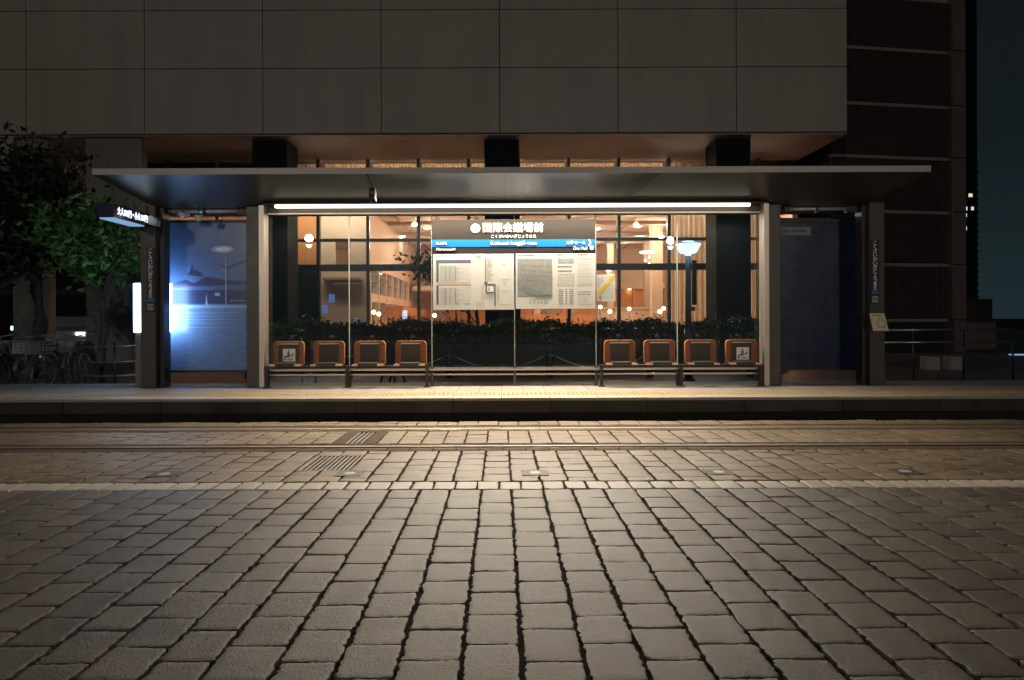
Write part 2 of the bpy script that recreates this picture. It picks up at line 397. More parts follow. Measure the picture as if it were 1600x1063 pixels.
# inset plates and grates leave holes in the rail-side paving
LX = [-2.70, -1.217, .266, 1.74, 3.23]
def hole_a(x, y):
    return (-1.75 < x < -1.24 and 5.486 < y < 6.124)
def zone_rows(k):
    if ks[k] in (-9, -8, -7): return [5.122, 5.30, 5.485, 5.8, 6.125, 6.30]
    off = .0 if ks[k] % 2 else .115
    r = np.random.default_rng(2000+k)
    e = [5.122]+[5.122+off+i*.235+r.normal(0,.006) for i in range(0 if off else 1, 6)]
    e = [v for v in e if v < 6.22]
    return e+[6.30]
tag(setts('tramway_pavement', 'track_stone', cols, zone_rows, 13, hole=hole_a, jx=.010), kind='structure')
def mid_rows(k):
    r = np.random.default_rng(3000+k)
    off = 0 if ks[k] % 2 else .1
    return [6.69]+[v for v in (6.69+off+i*.2 for i in range(1, 5)) if v < 7.36]+[7.42]
tag(setts('track_pavement', 'track_stone', cols, mid_rows, 14, hole=lambda x,y: -1.75 < x < -1.24, jx=.008, jy=.004, fine=False), kind='structure')
c2 = np.arange(-13, 13, .24)
tag(setts('verge_pavement', 'track_stone', c2, lambda k: [7.84, 8.0+.02*math.sin(k*2.3), 8.13+.03*math.sin(k*1.7)], 15, jx=.006, rough=.010, fine=False), kind='structure')
# concrete bands beside the rails, cast in short lengths
g = MB()
for (y0, y1) in ((6.315, 6.445), (6.575, 6.68), (7.43, 7.535), (7.655, 7.83)):
    x = -13.0; i = 0
    while x < 13:
        g.box(x+.004, x+.2165, y0, y1, -.03, -.004+.002*math.sin(x*7.7+y0)); x += .2205
tag(g.build('track_kerb', 'concrete', bevel=.003), kind='structure')
RAILG = 'steel tram rails'
for nm, yc, lab in (('tram_rail', 6.505, 'polished grooved steel tram rail nearer the camera, along the cobbles'), ('tram_rail', 7.59, 'bright grooved steel tram rail nearer the platform edge')):
    near = yc < 7
    g = MB()
    if near: g.box(-22, 22, yc+.022, yc+.062, -.06, .002); g.box(-22, 22, yc-.060, yc-.052, -.06, -.001)
    else: g.box(-22, 22, yc-.012, yc+.050, -.06, .003); g.box(-22, 22, yc-.050, yc-.042, -.06, -.001)
    t = tag(g.build(nm, 'rail', bevel=.003), lab, 'tram rail', RAILG)
    g = MB(); g.box(-22, 22, yc-.052 if near else yc-.042, yc+.022 if near else yc-.012, -.06, -.005); g.build('groove', 'groove', t)

# drain grates
def grate(x0, x1, y0, y1, n, label, rim, side=None):
    t = thing('drain_grate', label, 'drain grate', ((x0+x1)/2, (y0+y1)/2, 0), 0)
    cx, cy = (x0+x1)/2, (y0+y1)/2
    g = MB(); a0, a1 = x0-cx, x1-cx; b0, b1 = y0-cy, y1-cy
    g.box(a0-rim, a1+rim, b0-.02, b0, -.04, -.001); g.box(a0-rim, a1+rim, b1, b1+.02, -.04, -.001)
    g.box(a0-rim, a0, b0, b1, -.04, -.001); g.box(a1, a1+rim, b0, b1, -.04, -.001)
    g.build('surround', side or 'iron', t, bevel=.002)
    g = MB(); w = (a1-a0)/n
    for i in range(n): g.box(a0+i*w, a0+i*w+w*.52, b0, b1, -.035, -.003)
    g.build('bars', 'iron', t, bevel=.002)
    g = MB(); g.box(a0, a1, b0, b1, -.0165, -.0155); g.build('pit', 'black', t)
grate(-1.665, -1.275, 5.51, 6.10, 10, 'wide iron drain grate set in the near paving', .02)
grate(-1.565, -1.375, 6.71, 7.39, 4, 'narrow slotted drain between the two tram rails', .121, 'concrete')
for i, x in enumerate(LX):
    where = ['at the far left of the row, before the dark cobbles', 'beside the wide drain grate', 'in the middle, below the station sign', 'right of the middle one, under the right bench', 'at the right end of the row'][i]
    t = thing('ground_light', 'square iron ground light '+where, 'ground light', (x, 5.38, 0), 0, 'ground lights along the tram track')
    g = MB(); g.box(-.105, .105, -.095, .095, -.02, .004); g.build('plate', 'plateiron', t, bevel=.002)
    g = MB(); g.lathe([(.045,.0),(.045,.0055),(.035,.007),(.0,.0075)], (0,0,0), 20); g.build('lens', 'lens', t)

# ------------------------------------------------------------------ platform
PT = .267
t = thing('platform_pavement', None, None, (0,0,0)); t['kind'] = 'structure'
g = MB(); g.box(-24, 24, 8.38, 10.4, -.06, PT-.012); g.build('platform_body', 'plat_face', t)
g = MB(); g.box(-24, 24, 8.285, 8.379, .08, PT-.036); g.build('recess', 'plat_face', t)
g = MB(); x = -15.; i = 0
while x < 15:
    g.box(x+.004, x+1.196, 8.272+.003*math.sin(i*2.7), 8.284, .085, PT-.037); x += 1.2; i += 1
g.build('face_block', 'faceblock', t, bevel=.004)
g = MB(); x = -15.
i = 0
while x < 15:
    g.box(x+.002, x+.598, 8.26, 8.56, PT-.035, PT+.0006*math.sin(i*3.1)); x += .6; i += 1
g.build('edge_stone', 'plat_edge', t, bevel=.004)
g = MB(); x = -15.
while x < 15:
    g.box(x+.002, x+.298, 8.565, 8.863, PT-.03, PT-.001)
    if abs(x) < 9:
        for a in range(5):
            for b in range(5):
                cx, cy = x+.03+a*.06, 8.594+b*.06
                g._add([(cx-.013,cy-.013,PT-.001),(cx+.013,cy-.013,PT-.001),(cx+.013,cy+.013,PT-.001),(cx-.013,cy+.013,PT-.001),
                        (cx-.008,cy-.008,PT+.005),(cx+.008,cy-.008,PT+.005),(cx+.008,cy+.008,PT+.005),(cx-.008,cy+.008,PT+.005)],
                       [(4,5,6,7),(0,1,5,4),(1,2,6,5),(2,3,7,6),(3,0,4,7)])
    x += .3
g.build('tactile_strip', 'tactile', t)
g = MB(); x = -15.; i = 0
while x < 15:
    for j in range(5): g.box(x+.002, x+.298, 8.868+j*.3, 9.164+j*.3, PT-.03, PT-.001+.0006*math.sin(i*2.1+j))
    x += .3; i += 1
g.build('tiles', 'plat_tile', t, bevel=.002)

# ------------------------------------------------------------------ tram shelter
GY = 9.786
J = [ax(p, GY) for p in (418, 546, 675, 804, 931, 1058, 1187)]
sh = thing('tram_shelter', 'long glass tram shelter with pale frame, lit tube and flat grey canopy', 'tram shelter', (0, GY, PT))
sh['_abs'] = 1; bpy.context.view_layer.update()
CL, CR, CF = -5.04, 5.31, 8.30; TUBE_W = 345
zf, zb = az(270.5, CF), az(322.0, GY)
g = MB(); pts = [(CF, zf), (10.35, zb-(10.35-GY)*.10), (10.35, zb+.10), (CF, zf+.066)]
g.prismx(pts, CL, CR); canopy = g.build('canopy', 'canopy', sh, bevel=.006)
g = MB(); g.box(CL-.004, CR+.004, CF-.008, CF-.001, zf-.006, zf+.072); g.build('fascia', 'fascia', canopy, bevel=.002)
sl = (zb-zf)/(GY-CF)
for xs in (ax(415, GY), -1.5, .05, 1.55, ax(1190, GY)):
    g = MB(); g._add([(xs-.004, CF+.03, zf-.001+.03*sl), (xs+.004, CF+.03, zf-.001+.03*sl), (xs+.004, 9.7, zf+(9.7-CF)*sl-.001), (xs-.004, 9.7, zf+(9.7-CF)*sl-.001)], [(0,1,2,3)])
    g.build('seam', 'dark', canopy)
# posts
def part_box(name, m, x0, x1, y0, y1, z0, z1, parent=sh, bevel=.004):
    g = MB(); g.box(x0, x1, y0, y1, z0, z1); return g.build(name, m, parent, bevel=bevel)
for a, b in ((388, 407), (1198, 1217)): part_box('post', 'post', ax(a, GY), ax(b, GY), 9.72, 9.95, PT, zb-.005)
for a, b, c, dd in ((222, 245, 245, 258), (1357, 1380, 1345, 1357)):
    part_box('end_column', 'post', ax(a, 9.7), ax(b, 9.7), 9.66, 9.90, PT, zb-.01+.02)
    part_box('column_web', 'dark', ax(c, 9.8), ax(dd, 9.8), 9.76, 9.95, PT, zb-.012)
# pale front frame
fx0, fx1 = ax(407.5, 9.68), ax(1199, 9.68)
g = MB(); g.box(fx0, fx0+.075, 9.60, 9.80, PT, zb-.004); g.box(fx1-.075, fx1, 9.60, 9.80, PT, zb-.004)
g.box(fx0+.075, fx1-.075, 9.70, 9.80, az(334, 9.68), az(331.6, 9.68)); g.build('frame', 'frame', sh, bevel=.004)
g = MB(); g.box(fx0+.075, fx1-.075, 9.72, 9.84, az(331.4, 9.68), zb-.01); g.build('header', 'header', sh)
# tube light: diffuser in its tray
lx0, lx1 = ax(430, 9.6), ax(1173, 9.6); tz0, tz1 = az(323.7, 9.6), az(319.5, 9.6)
lt = MB(); lt.box(fx0+.08, fx1-.08, 9.575, 9.66, tz1+.002, zb-.006); lt.build('light_tray', 'post', sh)
lt = MB(); lt.prismx([(9.574, tz1+.004), (9.50, tz1-.004), (9.50, tz1+.004), (9.574, tz1+.014)], fx0+.08, fx1-.08); lt.build('added_visor', 'dark', sh)  # visor added to keep the tube's light off the canopy
g = MB(); g.box(lx0, lx1, 9.58, 9.64, tz0, tz1); tube = g.build('light_tube', 'led', sh, bevel=.012)
for k in range(4):                                   # added area lamps carry the tube's light down and forward, boosted mid-length
    al = bpy.data.lights.new('tube_light', 'AREA'); al.shape = 'RECTANGLE'; al.size = (lx1-lx0)/4-.02; al.size_y = .05
    al.energy = TUBE_W/4*(.5, 1.5, 1.5, .5)[k]; al.color = (1, .86, .68); al.spread = R(142)
    ao = bpy.data.objects.new('tube_light', al); COL.objects.link(ao); ao.parent = sh
    ao.location = (lx0+(lx1-lx0)*(k+.5)/4, 9.60-GY, tz0-.006-PT); ao.rotation_euler = (R(-29), 0, 0)

# glass with its joints, lower rail, feet
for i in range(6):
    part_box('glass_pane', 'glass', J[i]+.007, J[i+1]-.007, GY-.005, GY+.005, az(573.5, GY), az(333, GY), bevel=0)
for i, x in enumerate(J):
    part_box('glass_joint', 'glassedge', x-.0065, x+.0065, GY-.016, GY+.008, az(574, GY), az(333, GY), bevel=.002)
    part_box('foot', 'post', x-.017, x+.017, GY-.03, GY+.03, PT, az(573.6, GY), bevel=.003)
g = MB(); g.box(J[0], J[-1], GY-.035, GY-.017, az(578.5, GY), az(576, GY)); g.box(J[0], J[-1], GY-.03, GY-.012, az(586, GY), az(583.5, GY))
g.box(J[0], J[-1], GY-.011, GY+.03, az(576, GY), az(573.8, GY))
g.build('lower_rail', 'frame', sh)
# end panels
PY = 10.25
pl = MB(); a0, a1 = ax(258, PY), ax(388.5, PY); z0, z1 = az(577, PY), az(347, PY)
pl.box(a0, a1, PY, PY+.02, z0, z1); bp_ = pl.build('side_panel', 'bluepanel', sh)
bp_['label'] = 'blue side panel printed with a roofed building and a lamp'
def P(px, py): return (ax(px, PY), az(py-.0037*0, PY))
def printed(layers):
    g = MB()
    mats = []
    for k, (m, pts) in enumerate(layers):
        if m not in mats: mats.append(m)
        g.cur = mats.index(m); y = PY-.0012-.0006*k
        q = [P(*p) for p in pts]
        g._add([(x, y, z) for x, z in q], [tuple(range(len(q)))])
    return g.build('print', mats, bp_)
def ell(cx, cy, rx, ry, n=18): return [(cx+rx*math.cos(2*math.pi*i/n), cy+ry*math.sin(2*math.pi*i/n)) for i in range(n)]
L_ = [('printplaza', [(258.3,480),(388.2,480),(388.2,576.7),(258.3,576.7)]), ('printmid', [(262,474),(388,474),(388,440),(372,437),(330,432),(300,441),(280,436),(262,442)]),
      ('printdark', [(262,444),(290,436),(304,441),(322,431),(352,436),(388,438),(388,444),(350,444),(300,447),(262,449)]),
      ('printdark', [(266,452),(388,452),(388,473),(266,473)]),
      ('printdark', [(293,428),(298,421),(301,410),(302,420),(314,424),(318,431)]),
      ('printdark', [(327,408),(356,416),(388,403),(388,406),(357,419)]),
      ('printmid', [(290,446),(388,444),(388,449),(290,450)]),
      ('printpale', [(321,476),(323,456),(325,476)]), ('printpale', [(336,456),(344,456),(344,461),(336,461)]),
      ('printpale', [(352.6,478),(352.6,400),(354.2,400),(354.2,478)]),
      ('printpale', [(262,475),(388,475),(388,480),(262,480)]),
      ('printpale', ell(349,388,18,6)), ('printwhite', ell(350,388,12,3.2))]
for k, y in enumerate((487, 492, 497, 503, 510)):
    L_.append(('printpale', [(282+k*3, y), (376-k*4, y), (376-k*4, y+1.0), (282+k*3, y+1.0)]))
for k in range(4): L_.append(('printpale', [(361+k*6, 471), (361.6+k*6, 471), (361.6+k*6, 466), (361+k*6, 466)]))
L_.append(('printpale', [(360,468.5),(386,468.5),(386,469.3),(360,469.3)]))
printed(L_)
np_ = part_box('side_panel', 'navypanel', ax(1218, PY), ax(1346, PY), PY, PY+.02, az(577, PY), az(350, PY))
np_['label'] = 'plain navy side panel with one small plate'
g = MB(); g.box(ax(1219, PY), ax(1267, PY), PY-.012, PY-.001, az(370, PY), az(356.5, PY)); tp = g.build('plate', 'ink3', np_, bevel=.002)
g = MB(); g.box(ax(1224,PY), ax(1232,PY), PY-.0145, PY-.013, az(366,PY), az(361,PY)); g.box(ax(1236,PY), ax(1260,PY), PY-.0145, PY-.013, az(364.5,PY), az(362,PY)); g.build('plate_print', 'printdark', np_)
for a, b in ((258, 388.5), (1218, 1346)):
    g = MB(); x0, x1 = ax(a, PY), ax(b, PY)
    g.box(x0, x1, PY-.01, PY+.03, az(580.5, PY), az(577.3, PY)); g.box(x0, x0+.03, PY-.01, PY+.03, PT, az(580.6, PY)); g.box(x1-.03, x1, PY-.01, PY+.03, PT, az(580.6, PY))
    g.build('panel_foot', 'dark', sh)
    g = MB(); g.box(x0, x1, PY-.01, PY+.03, az(347 if a < 500 else 350, PY)+.003, az(343.5, PY)+.01); g.build('panel_rail', 'dark', sh)
# unlit tubes over the end panels and their brackets
for a, b in ((268, 372), (1233, 1322)):
    g = MB(); z = az(328.5, 9.9); g.tube([(ax(a, 9.9), 9.9, z), (ax(b, 9.9), 9.9, z)], .026, 10); o = g.build('tube_lamp', 'tubecover', sh, smooth=True)
    g = MB(); xm = ax((a+b)/2, 9.88)
    for q in ((xm-.018, xm+.018, 9.86, 9.94, z-.06, z+.09), (ax(a-8,9.9), ax(a,9.9), 9.86, 9.95, z-.04, z+.05), (ax(b,9.9), ax(b+16,9.9), 9.86, 9.95, z-.06, z+.05)):
        g = MB(); g.box(*q); g.build('bracket', 'dark', sh, bevel=.004)
g = MB(); c = at(238, 349, 9.6); g.prism([(c.x-.10, c.z+.06), (c.x+.02, c.z+.10), (c.x+.09, c.z+.04), (c.x+.08, c.z-.04), (c.x-.02, c.z-.02)], 9.55, 9.655); g.build('column_cap', 'fascia', sh, bevel=.006)

# ------------------------------------------------------------------ benches
def seat_profile(w, h, r, n=6):
    p = [(-w, 0), (w, 0)]
    for i in range(n+1): a = i/n*math.pi/2; p.append((w-r+r*math.cos(a), h-r+r*math.sin(a)))
    for i in range(n+1): a = math.pi/2+i/n*math.pi/2; p.append((-w+r+r*math.cos(a), h-r+r*math.sin(a)))
    return p
SEATZ = az(568, 9.55)
def make_seat(parent, x, priority):
    g = MB(); w, h, r = .222, .325, .058; yb = 9.64; z = SEATZ; n = 5
    # slats of the back, each a board whose ends follow the rounded outline
    hs = h/n
    for i in range(n):
        z0, z1 = i*hs+.0035, (i+1)*hs-.0035
        def half(q): return w-.014 if q < h-r else (w-r+math.sqrt(max(0, r*r-(q-h+r)**2)))-.014
        g.prism([(x-half(z0), z+z0), (x+half(z0), z+z0), (x+half((z0+z1)/2), z+(z0+z1)/2), (x+half(z1), z+z1), (x-half(z1), z+z1), (x-half((z0+z1)/2), z+(z0+z1)/2)], yb-.012, yb+.012)
    # seat boards reaching forward
    for i in range(3): g.box(x-w+.012, x+w-.012, yb-.07-i*.062, yb-.012-i*.062, z-.018, z)
    s = g.build('seat', 'wood', parent, bevel=.004)
    g = MB(); prof = seat_profile(w, h, r); inner = seat_profile(w-.009, h-.009, r-.009)
    N = len(prof)
    for i in range(1, N):                                   # bent edge, open at the bottom
        a, b, c, d = prof[i], prof[(i+1) % N], inner[(i+1) % N], inner[i]
        g._add([(x+p[0], y, z+p[1]) for y in (yb-.034, yb+.02) for p in (a, b, c, d)],
               [(0,3,2,1), (4,5,6,7), (0,1,5,4), (2,3,7,6)])
    g.build('bent_edge', 'woodedge', s, bevel=.003)
    for q in (x-w, x+w-.09):
        g = MB(); g.box(q, q+.09, yb-.203, yb-.197, z-.024, z+.002); g.build('end_cap', 'capwood', s, bevel=.002)
    g = MB(); g.box(x-.138, x+.138, yb-.045, yb-.0125, z+.004, z+.278); g.box(x-.136, x+.136, yb-.205, yb-.046, z+.0015, z+.022); g.box(x-.136, x+.136, yb-.215, yb-.2055, z-.03, z+.020)
    g.build('pad', 'pad', s, bevel=.008)
    g = MB(); g.box(x-.138, x+.138, yb-.047, yb-.03, z+.279, z+.290); g.build('pad_trim', 'frame', s, bevel=.002)
    g = MB(); c = (x, 9.77, z+.375); g.tube([(x, 9.74, z+.375), (x, 9.779, z+.375)], .03, 14); g.build('fixing_knob', 'dark', s, bevel=.004)
    if priority:
        yy = yb-.046
        cx, cz = x+.012, z+.125
        g = MB(); g.cur = 0; g.box(cx-.088, cx+.088, yy-.004, yy-.0005, cz-.09, cz+.09)
        g.cur = 1; k = .0045
        def poly(pts): g._add([(cx+a*.09, yy-k, cz+b*.09) for a, b in pts], [tuple(range(len(pts)))])
        g.disc((cx-.005, yy-k, cz+.062), .013, 14)
        poly([(-.25,.5),(.12,.5),(.12,-.1),(-.25,-.12)])
        poly([(-.25,-.1),(.12,-.1),(.12,-.32),(-.62,-.32),(-.68,-.14)][::-1])
        poly([(-.68,-.14),(-.5,-.3),(-.62,-.78),(-.84,-.78)])
        poly([(.22,-.05),(.75,.35),(.82,.22),(.4,-.22),(.28,-.2)])
        poly([(-.25,-.62),(.5,-.62),(.5,-.72),(-.25,-.72)])
        g.build('pictogram', ['white', 'ink'], s)
        s['label'] = 'wooden seat with a white priority pictogram'
    return s
for side, pxs, pri, lab in ((0, (451, 514, 578, 642), 0, 'four-seat wooden slat bench with priority pictogram on its leftmost seat'), (1, (968, 1030, 1094, 1158), 3, 'four-seat wooden slat bench with priority pictogram on its rightmost seat')):
    x0, x1 = (J[0]+.0, J[2]-.02) if side == 0 else (J[4]+.02, J[6])
    b = thing('bench', lab, 'bench', ((x0+x1)/2, 9.6, PT), 0, 'benches of wooden seats in the shelter'); b['_abs'] = 1; bpy.context.view_layer.update()
    g = MB(); g.box(x0+.01, x1-.01, 9.60, 9.70, az(575.5, 9.6), SEATZ-.03); g.build('beam', 'dark', b, bevel=.004)
    for x in (x0+.04, (x0+x1)/2, x1-.04):
        g = MB(); g.box(x-.022, x+.022, 9.62, 9.68, PT, az(575.6, 9.6)); g.box(x-.05, x+.05, 9.59, 9.71, PT, PT+.012); g.build('leg', 'dark', b, bevel=.003)
    for i, p in enumerate(pxs): make_seat(b, ax(p, 9.62), i == pri)

# ------------------------------------------------------------------ station sign and boards
SY = 9.70
S = lambda px: ax(px, SY)
Zs = lambda py: az(py, SY)
sg = thing('station_sign', 'wide station name sign in white lettering over a blue band', 'station sign', (S(803), SY, Zs(396)))
def rel(o, par): o.parent = par; o.location = Vector(o.location)-par.location; return o
g = MB(); c = sg.location
g.box(S(675)-c.x, S(931)-c.x, 0, .05, 0, Zs(343)-c.z); g.build('board', 'signmetal', sg, bevel=.004)
g = MB(); g.box(S(675)-c.x, S(931)-c.x, -.003, -.0005, Zs(386)-c.z, Zs(374.5)-c.z); g.build('blue_band', 'signblue', sg)
def stext(b, px, py, size, w=None, weight=0, align='CENTER', m='white'):
    o = text(b, size, m, (S(px)-c.x, -.006, Zs(py)-c.z), sg, align=align, weight=weight)
    if w:
        xs = [v.co.x for v in o.data.vertices]; k = w*SY/F/(max(xs)-min(xs)); o.scale = (k, k, 1)
    return o
stext('国際会議場前', 802, 357, .16, 94, .0012)
stext('こくさいかいぎじょうまえ', 803, 370.0, .07, 70, .0008)
stext('Kokusai-kaigijō-mae', 803, 380.3, .085, 72, .0)
stext('丸の内', 690, 380.6, .08, 17, .001)
stext('Marunouchi', 697, 389.5, .06, 30, .0012)
stext('大手モール', 900, 380.4, .08, 31, .0012)
stext('❯', 922, 380.4, .09, None, .003)
stext('Ōte Mall', 907, 389, .06, 22, .0012)
g = MB(); g.cur = 0; g.disc((S(743.5)-c.x, -.006, Zs(357)-c.z), .066, 28); g.disc((S(925)-c.x, -.006, Zs(388)-c.z), .032, 22)
g.cur = 1
for dx in (-.024, 0, .024): g.box(S(743.5)-c.x+dx-.005, S(743.5)-c.x+dx+.005, -.0085, -.0072, Zs(357)-c.z-.036+abs(dx)*.5, Zs(357)-c.z+.036-abs(dx)*.5)
g.box(S(743.5)-c.x-.034, S(743.5)-c.x+.034, -.0098, -.0086, Zs(357)-c.z+.006, Zs(357)-c.z+.013)
for dx in (-.009, .009): g.box(S(925)-c.x+dx-.004, S(925)-c.x+dx+.004, -.0085, -.0072, Zs(388)-c.z-.016, Zs(388)-c.z+.016)
g.build('line_symbol', ['white', 'ink2'], sg)

def board(name, label, cat, px0, px1, py0, py1, y=SY):
    t = thing(name, label, cat, (ax((px0+px1)/2, y), y, az(py1, y)))
    g = MB(); g.box(ax(px0,y)-t.location.x, ax(px1,y)-t.location.x, 0, .02, 0, az(py0,y)-t.location.z); g.build('board', 'paper', t, bevel=.002)
    return t
class Pr:
    """print on a board, drawn in photograph pixels at the board's own distance"""
    def __init__(s, t, y=SY): s.t = t; s.y = y; s.g = MB(); s.m = []; s.k = 0
    def mset(s, m):
        if m not in s.m: s.m.append(m)
        s.g.cur = s.m.index(m)
    def r(s, m, x0, x1, y0, y1, lay=0):
        s.mset(m); L = s.t.location
        s.g.rect(ax(x0,s.y)-L.x, ax(x1,s.y)-L.x, -.0012-.0012*lay, az(y1,s.y)-L.z, az(y0,s.y)-L.z)
    def p(s, m, pts, lay=0):
        s.mset(m); L = s.t.location
        s.g._add([(ax(a,s.y)-L.x, -.0012-.0012*lay, az(b,s.y)-L.z) for a, b in pts], [tuple(range(len(pts)))])
    def words(s, m, x0, x1, y, h=.7, seed=0):
        r = random.Random(seed*7+int(y*13)+int(x0)); x = x0
        while x < x1-.6:
            w = r.uniform(.5, 2.2); s.r(m, x, min(x+w, x1), y-h/2, y+h/2); x += w+r.uniform(.25, .6)
    def done(s): return s.g.build('print', s.m, s.t)
t = board('information_board', 'white board with timetable grid and thin route diagram below the station sign', 'notice board', 677, 803.3, 396.8, 484)
p = Pr(t)
p.words('ink3', 681, 690, 400.2, .9, 1)
p.r('blueprint', 681.5, 712, 406, 410.5); p.r('purple', 712, 736, 406, 410.5); p.words('paper', 708, 727, 408.2, .0, 1)
for y0, y1 in ((411, 441), (445.5, 476)):
    p.r('ink', 682, 685.6, y0, y1)
    for k in range(9):
        y = y0+3.5+k*3.1; p.r('ink2', 687, 736, y, y+.35)
        p.words('ink2', 688, 712+(k*7 % 11), y+1.6, .9, k)
    for x in (696, 703, 711.5): p.r('ink3', x, x+.7, y0+5, y1-2)
p.r('pink', 685, 736, 441.6, 445.0)
p.words('ink3', 713, 718, 475, 1.2, 4); p.words('ink3', 727, 735, 475, 1.2, 5); p.words('ink2', 688, 712, 478.5, .6, 6)
p.r('ink3', 743, 753, 402.3, 402.8); p.words('ink3', 743.5, 752, 400.3, 1.1, 3)
p.r('ink', 758.4, 759.6, 403.5, 446)
for k in range(16): p.words('ink2', 761, 766+(k*5 % 7), 404+k*2.25, .8, k)
p.r('ink', 757, 762, 440.5, 443.5, 1)
p.r('ink', 759, 774.5, 443.8, 446.5, 1); p.r('ink', 759, 761, 446.5, 458.5, 1); p.r('ink', 772.6, 774.6, 446.5, 478, 1); p.r('ink', 761, 772.6, 456.6, 458.5, 1); p.r('white', 761.5, 771, 447.6, 456, 1); p.r('ink2', 763.2, 765.4, 449, 454, 2)
for k, x in enumerate((753, 757, 761.5, 765, 768.5)): p.r('pink' if k == 0 else 'ink2', x, x+1.3, 459.5 if k else 447, 468)
for k in range(12): p.words('ink2', 777, 780.5+(k*3 % 3), 447+k*2.3, .9, k+30)
for k in range(5): p.words('ink2', 743.5, 757-(k % 2)*4, 472+k*1.7, .6, k+60)
for (x0, x1, y) in ((784,791,405),(785,790,414),(784,796,436.7),(786,792,441),(787,792,444.5),(784,796,455),(780,800,475.8)): p.words('ink2', x0, x1, y, .9, int(x0))
p.done()
t = board('information_board', 'white board with grey town map and notice columns below the station sign', 'notice board', 806, 930.5, 396.8, 483)
p = Pr(t)
p.words('ink', 809, 836, 399, 1.0, 2); p.words('ink2', 809, 835, 402.3, .5, 3)
p.r('mapgrey', 809, 863, 405, 463.5)
p.p('mapriver', [(816,445),(828,452),(845,456),(863,460),(863,463.4),(840,463.4),(826,460),(816,452)], 1); p.r('mapgreen', 848, 857, 456, 461, 2)
r_ = random.Random(5)
for k in range(150):
    a, b = r_.uniform(810, 860), r_.gauss(436, 9)
    if 407 < b < 461: p.r(r_.choice(('ink3', 'ink2', 'ink3', 'ink2')), a, a+r_.uniform(.5, 2.6), b, b+r_.uniform(.4, 1.2), 3)
for k in range(8): x = 811+k*6.6; p.p('ink2', [(x, 406), (x+.35, 406), (x+4.35, 462), (x+4, 462)], 4)
for k in range(7): y = 410+k*7.4; p.p('ink2', [(810, y), (862, y+4), (862, y+4.3), (810, y+.3)], 4)
p.words('ink', 828, 862, 467.8, 1.2, 8)
for k, x in enumerate((827, 833.5, 840, 845, 850.5, 853.5)):
    for j in range(3): p.words('ink3', x, x+3.2, 471+j*1.9, 1., k*3+j)
p.words('ink', 870, 880, 398.5, 1.4, 9); p.words('ink', 903, 920, 398.5, 1.4, 10); p.words('ink2', 902, 914, 401.6, .6, 10)
for k in range(4): p.words('ink3', 872, 897, 405+k*2.0, 1.4 if k > 2 else .9, 11+k)
for y in (417, 424): p.words('ink', 872, 894, y, 1.6, 13)
for y in (428.8, 446.3): p.r('ink3', 871, 898, y, y+.6)
for k in range(6): p.words('ink2', 871.5, 898, 432+k*2.3, .6, 20+k)
for k in range(8):
    for x in (873, 883.5, 889.5): p.words('ink3', x, x+(7 if x != 883.5 else 3), 453+k*3.2, 1.3, 33+k)
p.r('ink3', 901, 928, 404.7, 405.3); p.r('ink3', 902, 926, 433, 433.6); p.r('ink3', 902, 926, 446, 446.6)
for k in range(9): p.words('ink2', 902.5, 927-(k*5 % 8), 409+k*2.6, .5, 50+k)
for k in range(4): p.words('ink2', 902.5, 926, 437+k*2.4, .5, 60+k)
for y in (456.5, 460.5): p.words('ink', 902.5, 924, y, 1.1, 70)
for k in range(4): p.words('ink2', 903, 920, 465+k*2.4, .5, 80+k)
p.words('ink3', 906, 926, 476, .9, 90); p.done()
t = board('poster', 'white poster with a broad yellow diagonal, hung on the glass right of the boards', 'poster', 932.5, 961.5, 430, 471.5, 9.72)
p = Pr(t, 9.72); p.p('yellow', [(934,457),(957,431),(961,431),(961,434),(937,464),(934,464)])
for k in range(9): p.words('ink2', 945+k*.4-(k*2.2 if k < 5 else 9), 959, 446+k*2.6, .6, k)
for k in range(4): p.r('ink2', 935+k*2.2, 935.6+k*2.2, 434, 449-k*2.5)
p.p('green', [(938+2*math.cos(a*.6), 466+2*math.sin(a*.6)) for a in range(10)], 1); p.done()

# vertical name plaques on the end columns
def plaque(px0, px1, py0, py1, label, boxed):
    y = 9.64; t = thing('name_plaque', label, 'name plaque', (ax((px0+px1)/2, y), y, az(py1, y)), 0, 'vertical name plaques on the end columns')
    w = (px1-px0)*y/F; h = (py1-py0)*y/F
    g = MB(); g.box(-w/2, w/2, 0, .018, 0, h); g.build('plate', 'navy', t, bevel=.002)
    s = 'こくさいかいぎじょうまえ'; hh = h*.82/len(s)
    for i, chh in enumerate(s):
        pass
    o = text('\n'.join(s), hh*1.02, 'white', (0, -.003, h*.57), t, weight=.0006, line=.80)
    ys = [v.co.y for v in o.data.vertices]; k = h*.76/(max(ys)-min(ys)); o.scale = (min(k*1.0, 1.25), k, 1)
    o.location.z = h*.60-(max(ys)+min(ys))/2*k
    g = MB(); z0 = h*.03; g.cur = 0; g.rect(-w*.36, w*.36, -.001, z0, z0+h*.10)
    g.cur = 1
    for q in (-.2, .02, .24): g.rect(w*q-w*.04, w*q+w*.05, -.0022, z0+h*.02, z0+h*.08)
    g.cur = 2; g.rect(-w*.40, w*.40, -.001, h*.165, h*.205)
    g.build('symbol', ['ink2', 'navy', 'signblue'], t); return t
plaque(229, 241.5, 385, 486, 'tall dark name plaque on the left end column beside the glowing display', True)
plaque(1361, 1374, 377, 478, 'tall dark name plaque on the right end column above a tilted plate', True)
c = at(1373, 503.5, 9.6)
t = thing('tactile_plate', 'small beige tilted plate with an outline drawing on the right end column', 'sign plate', c)
g = MB(); g.prism([(-.125,.12),(.07,.12),(.135,-.125),(-.075,-.125)], -.012, .012); g.build('plate', 'beige', t, bevel=.003)
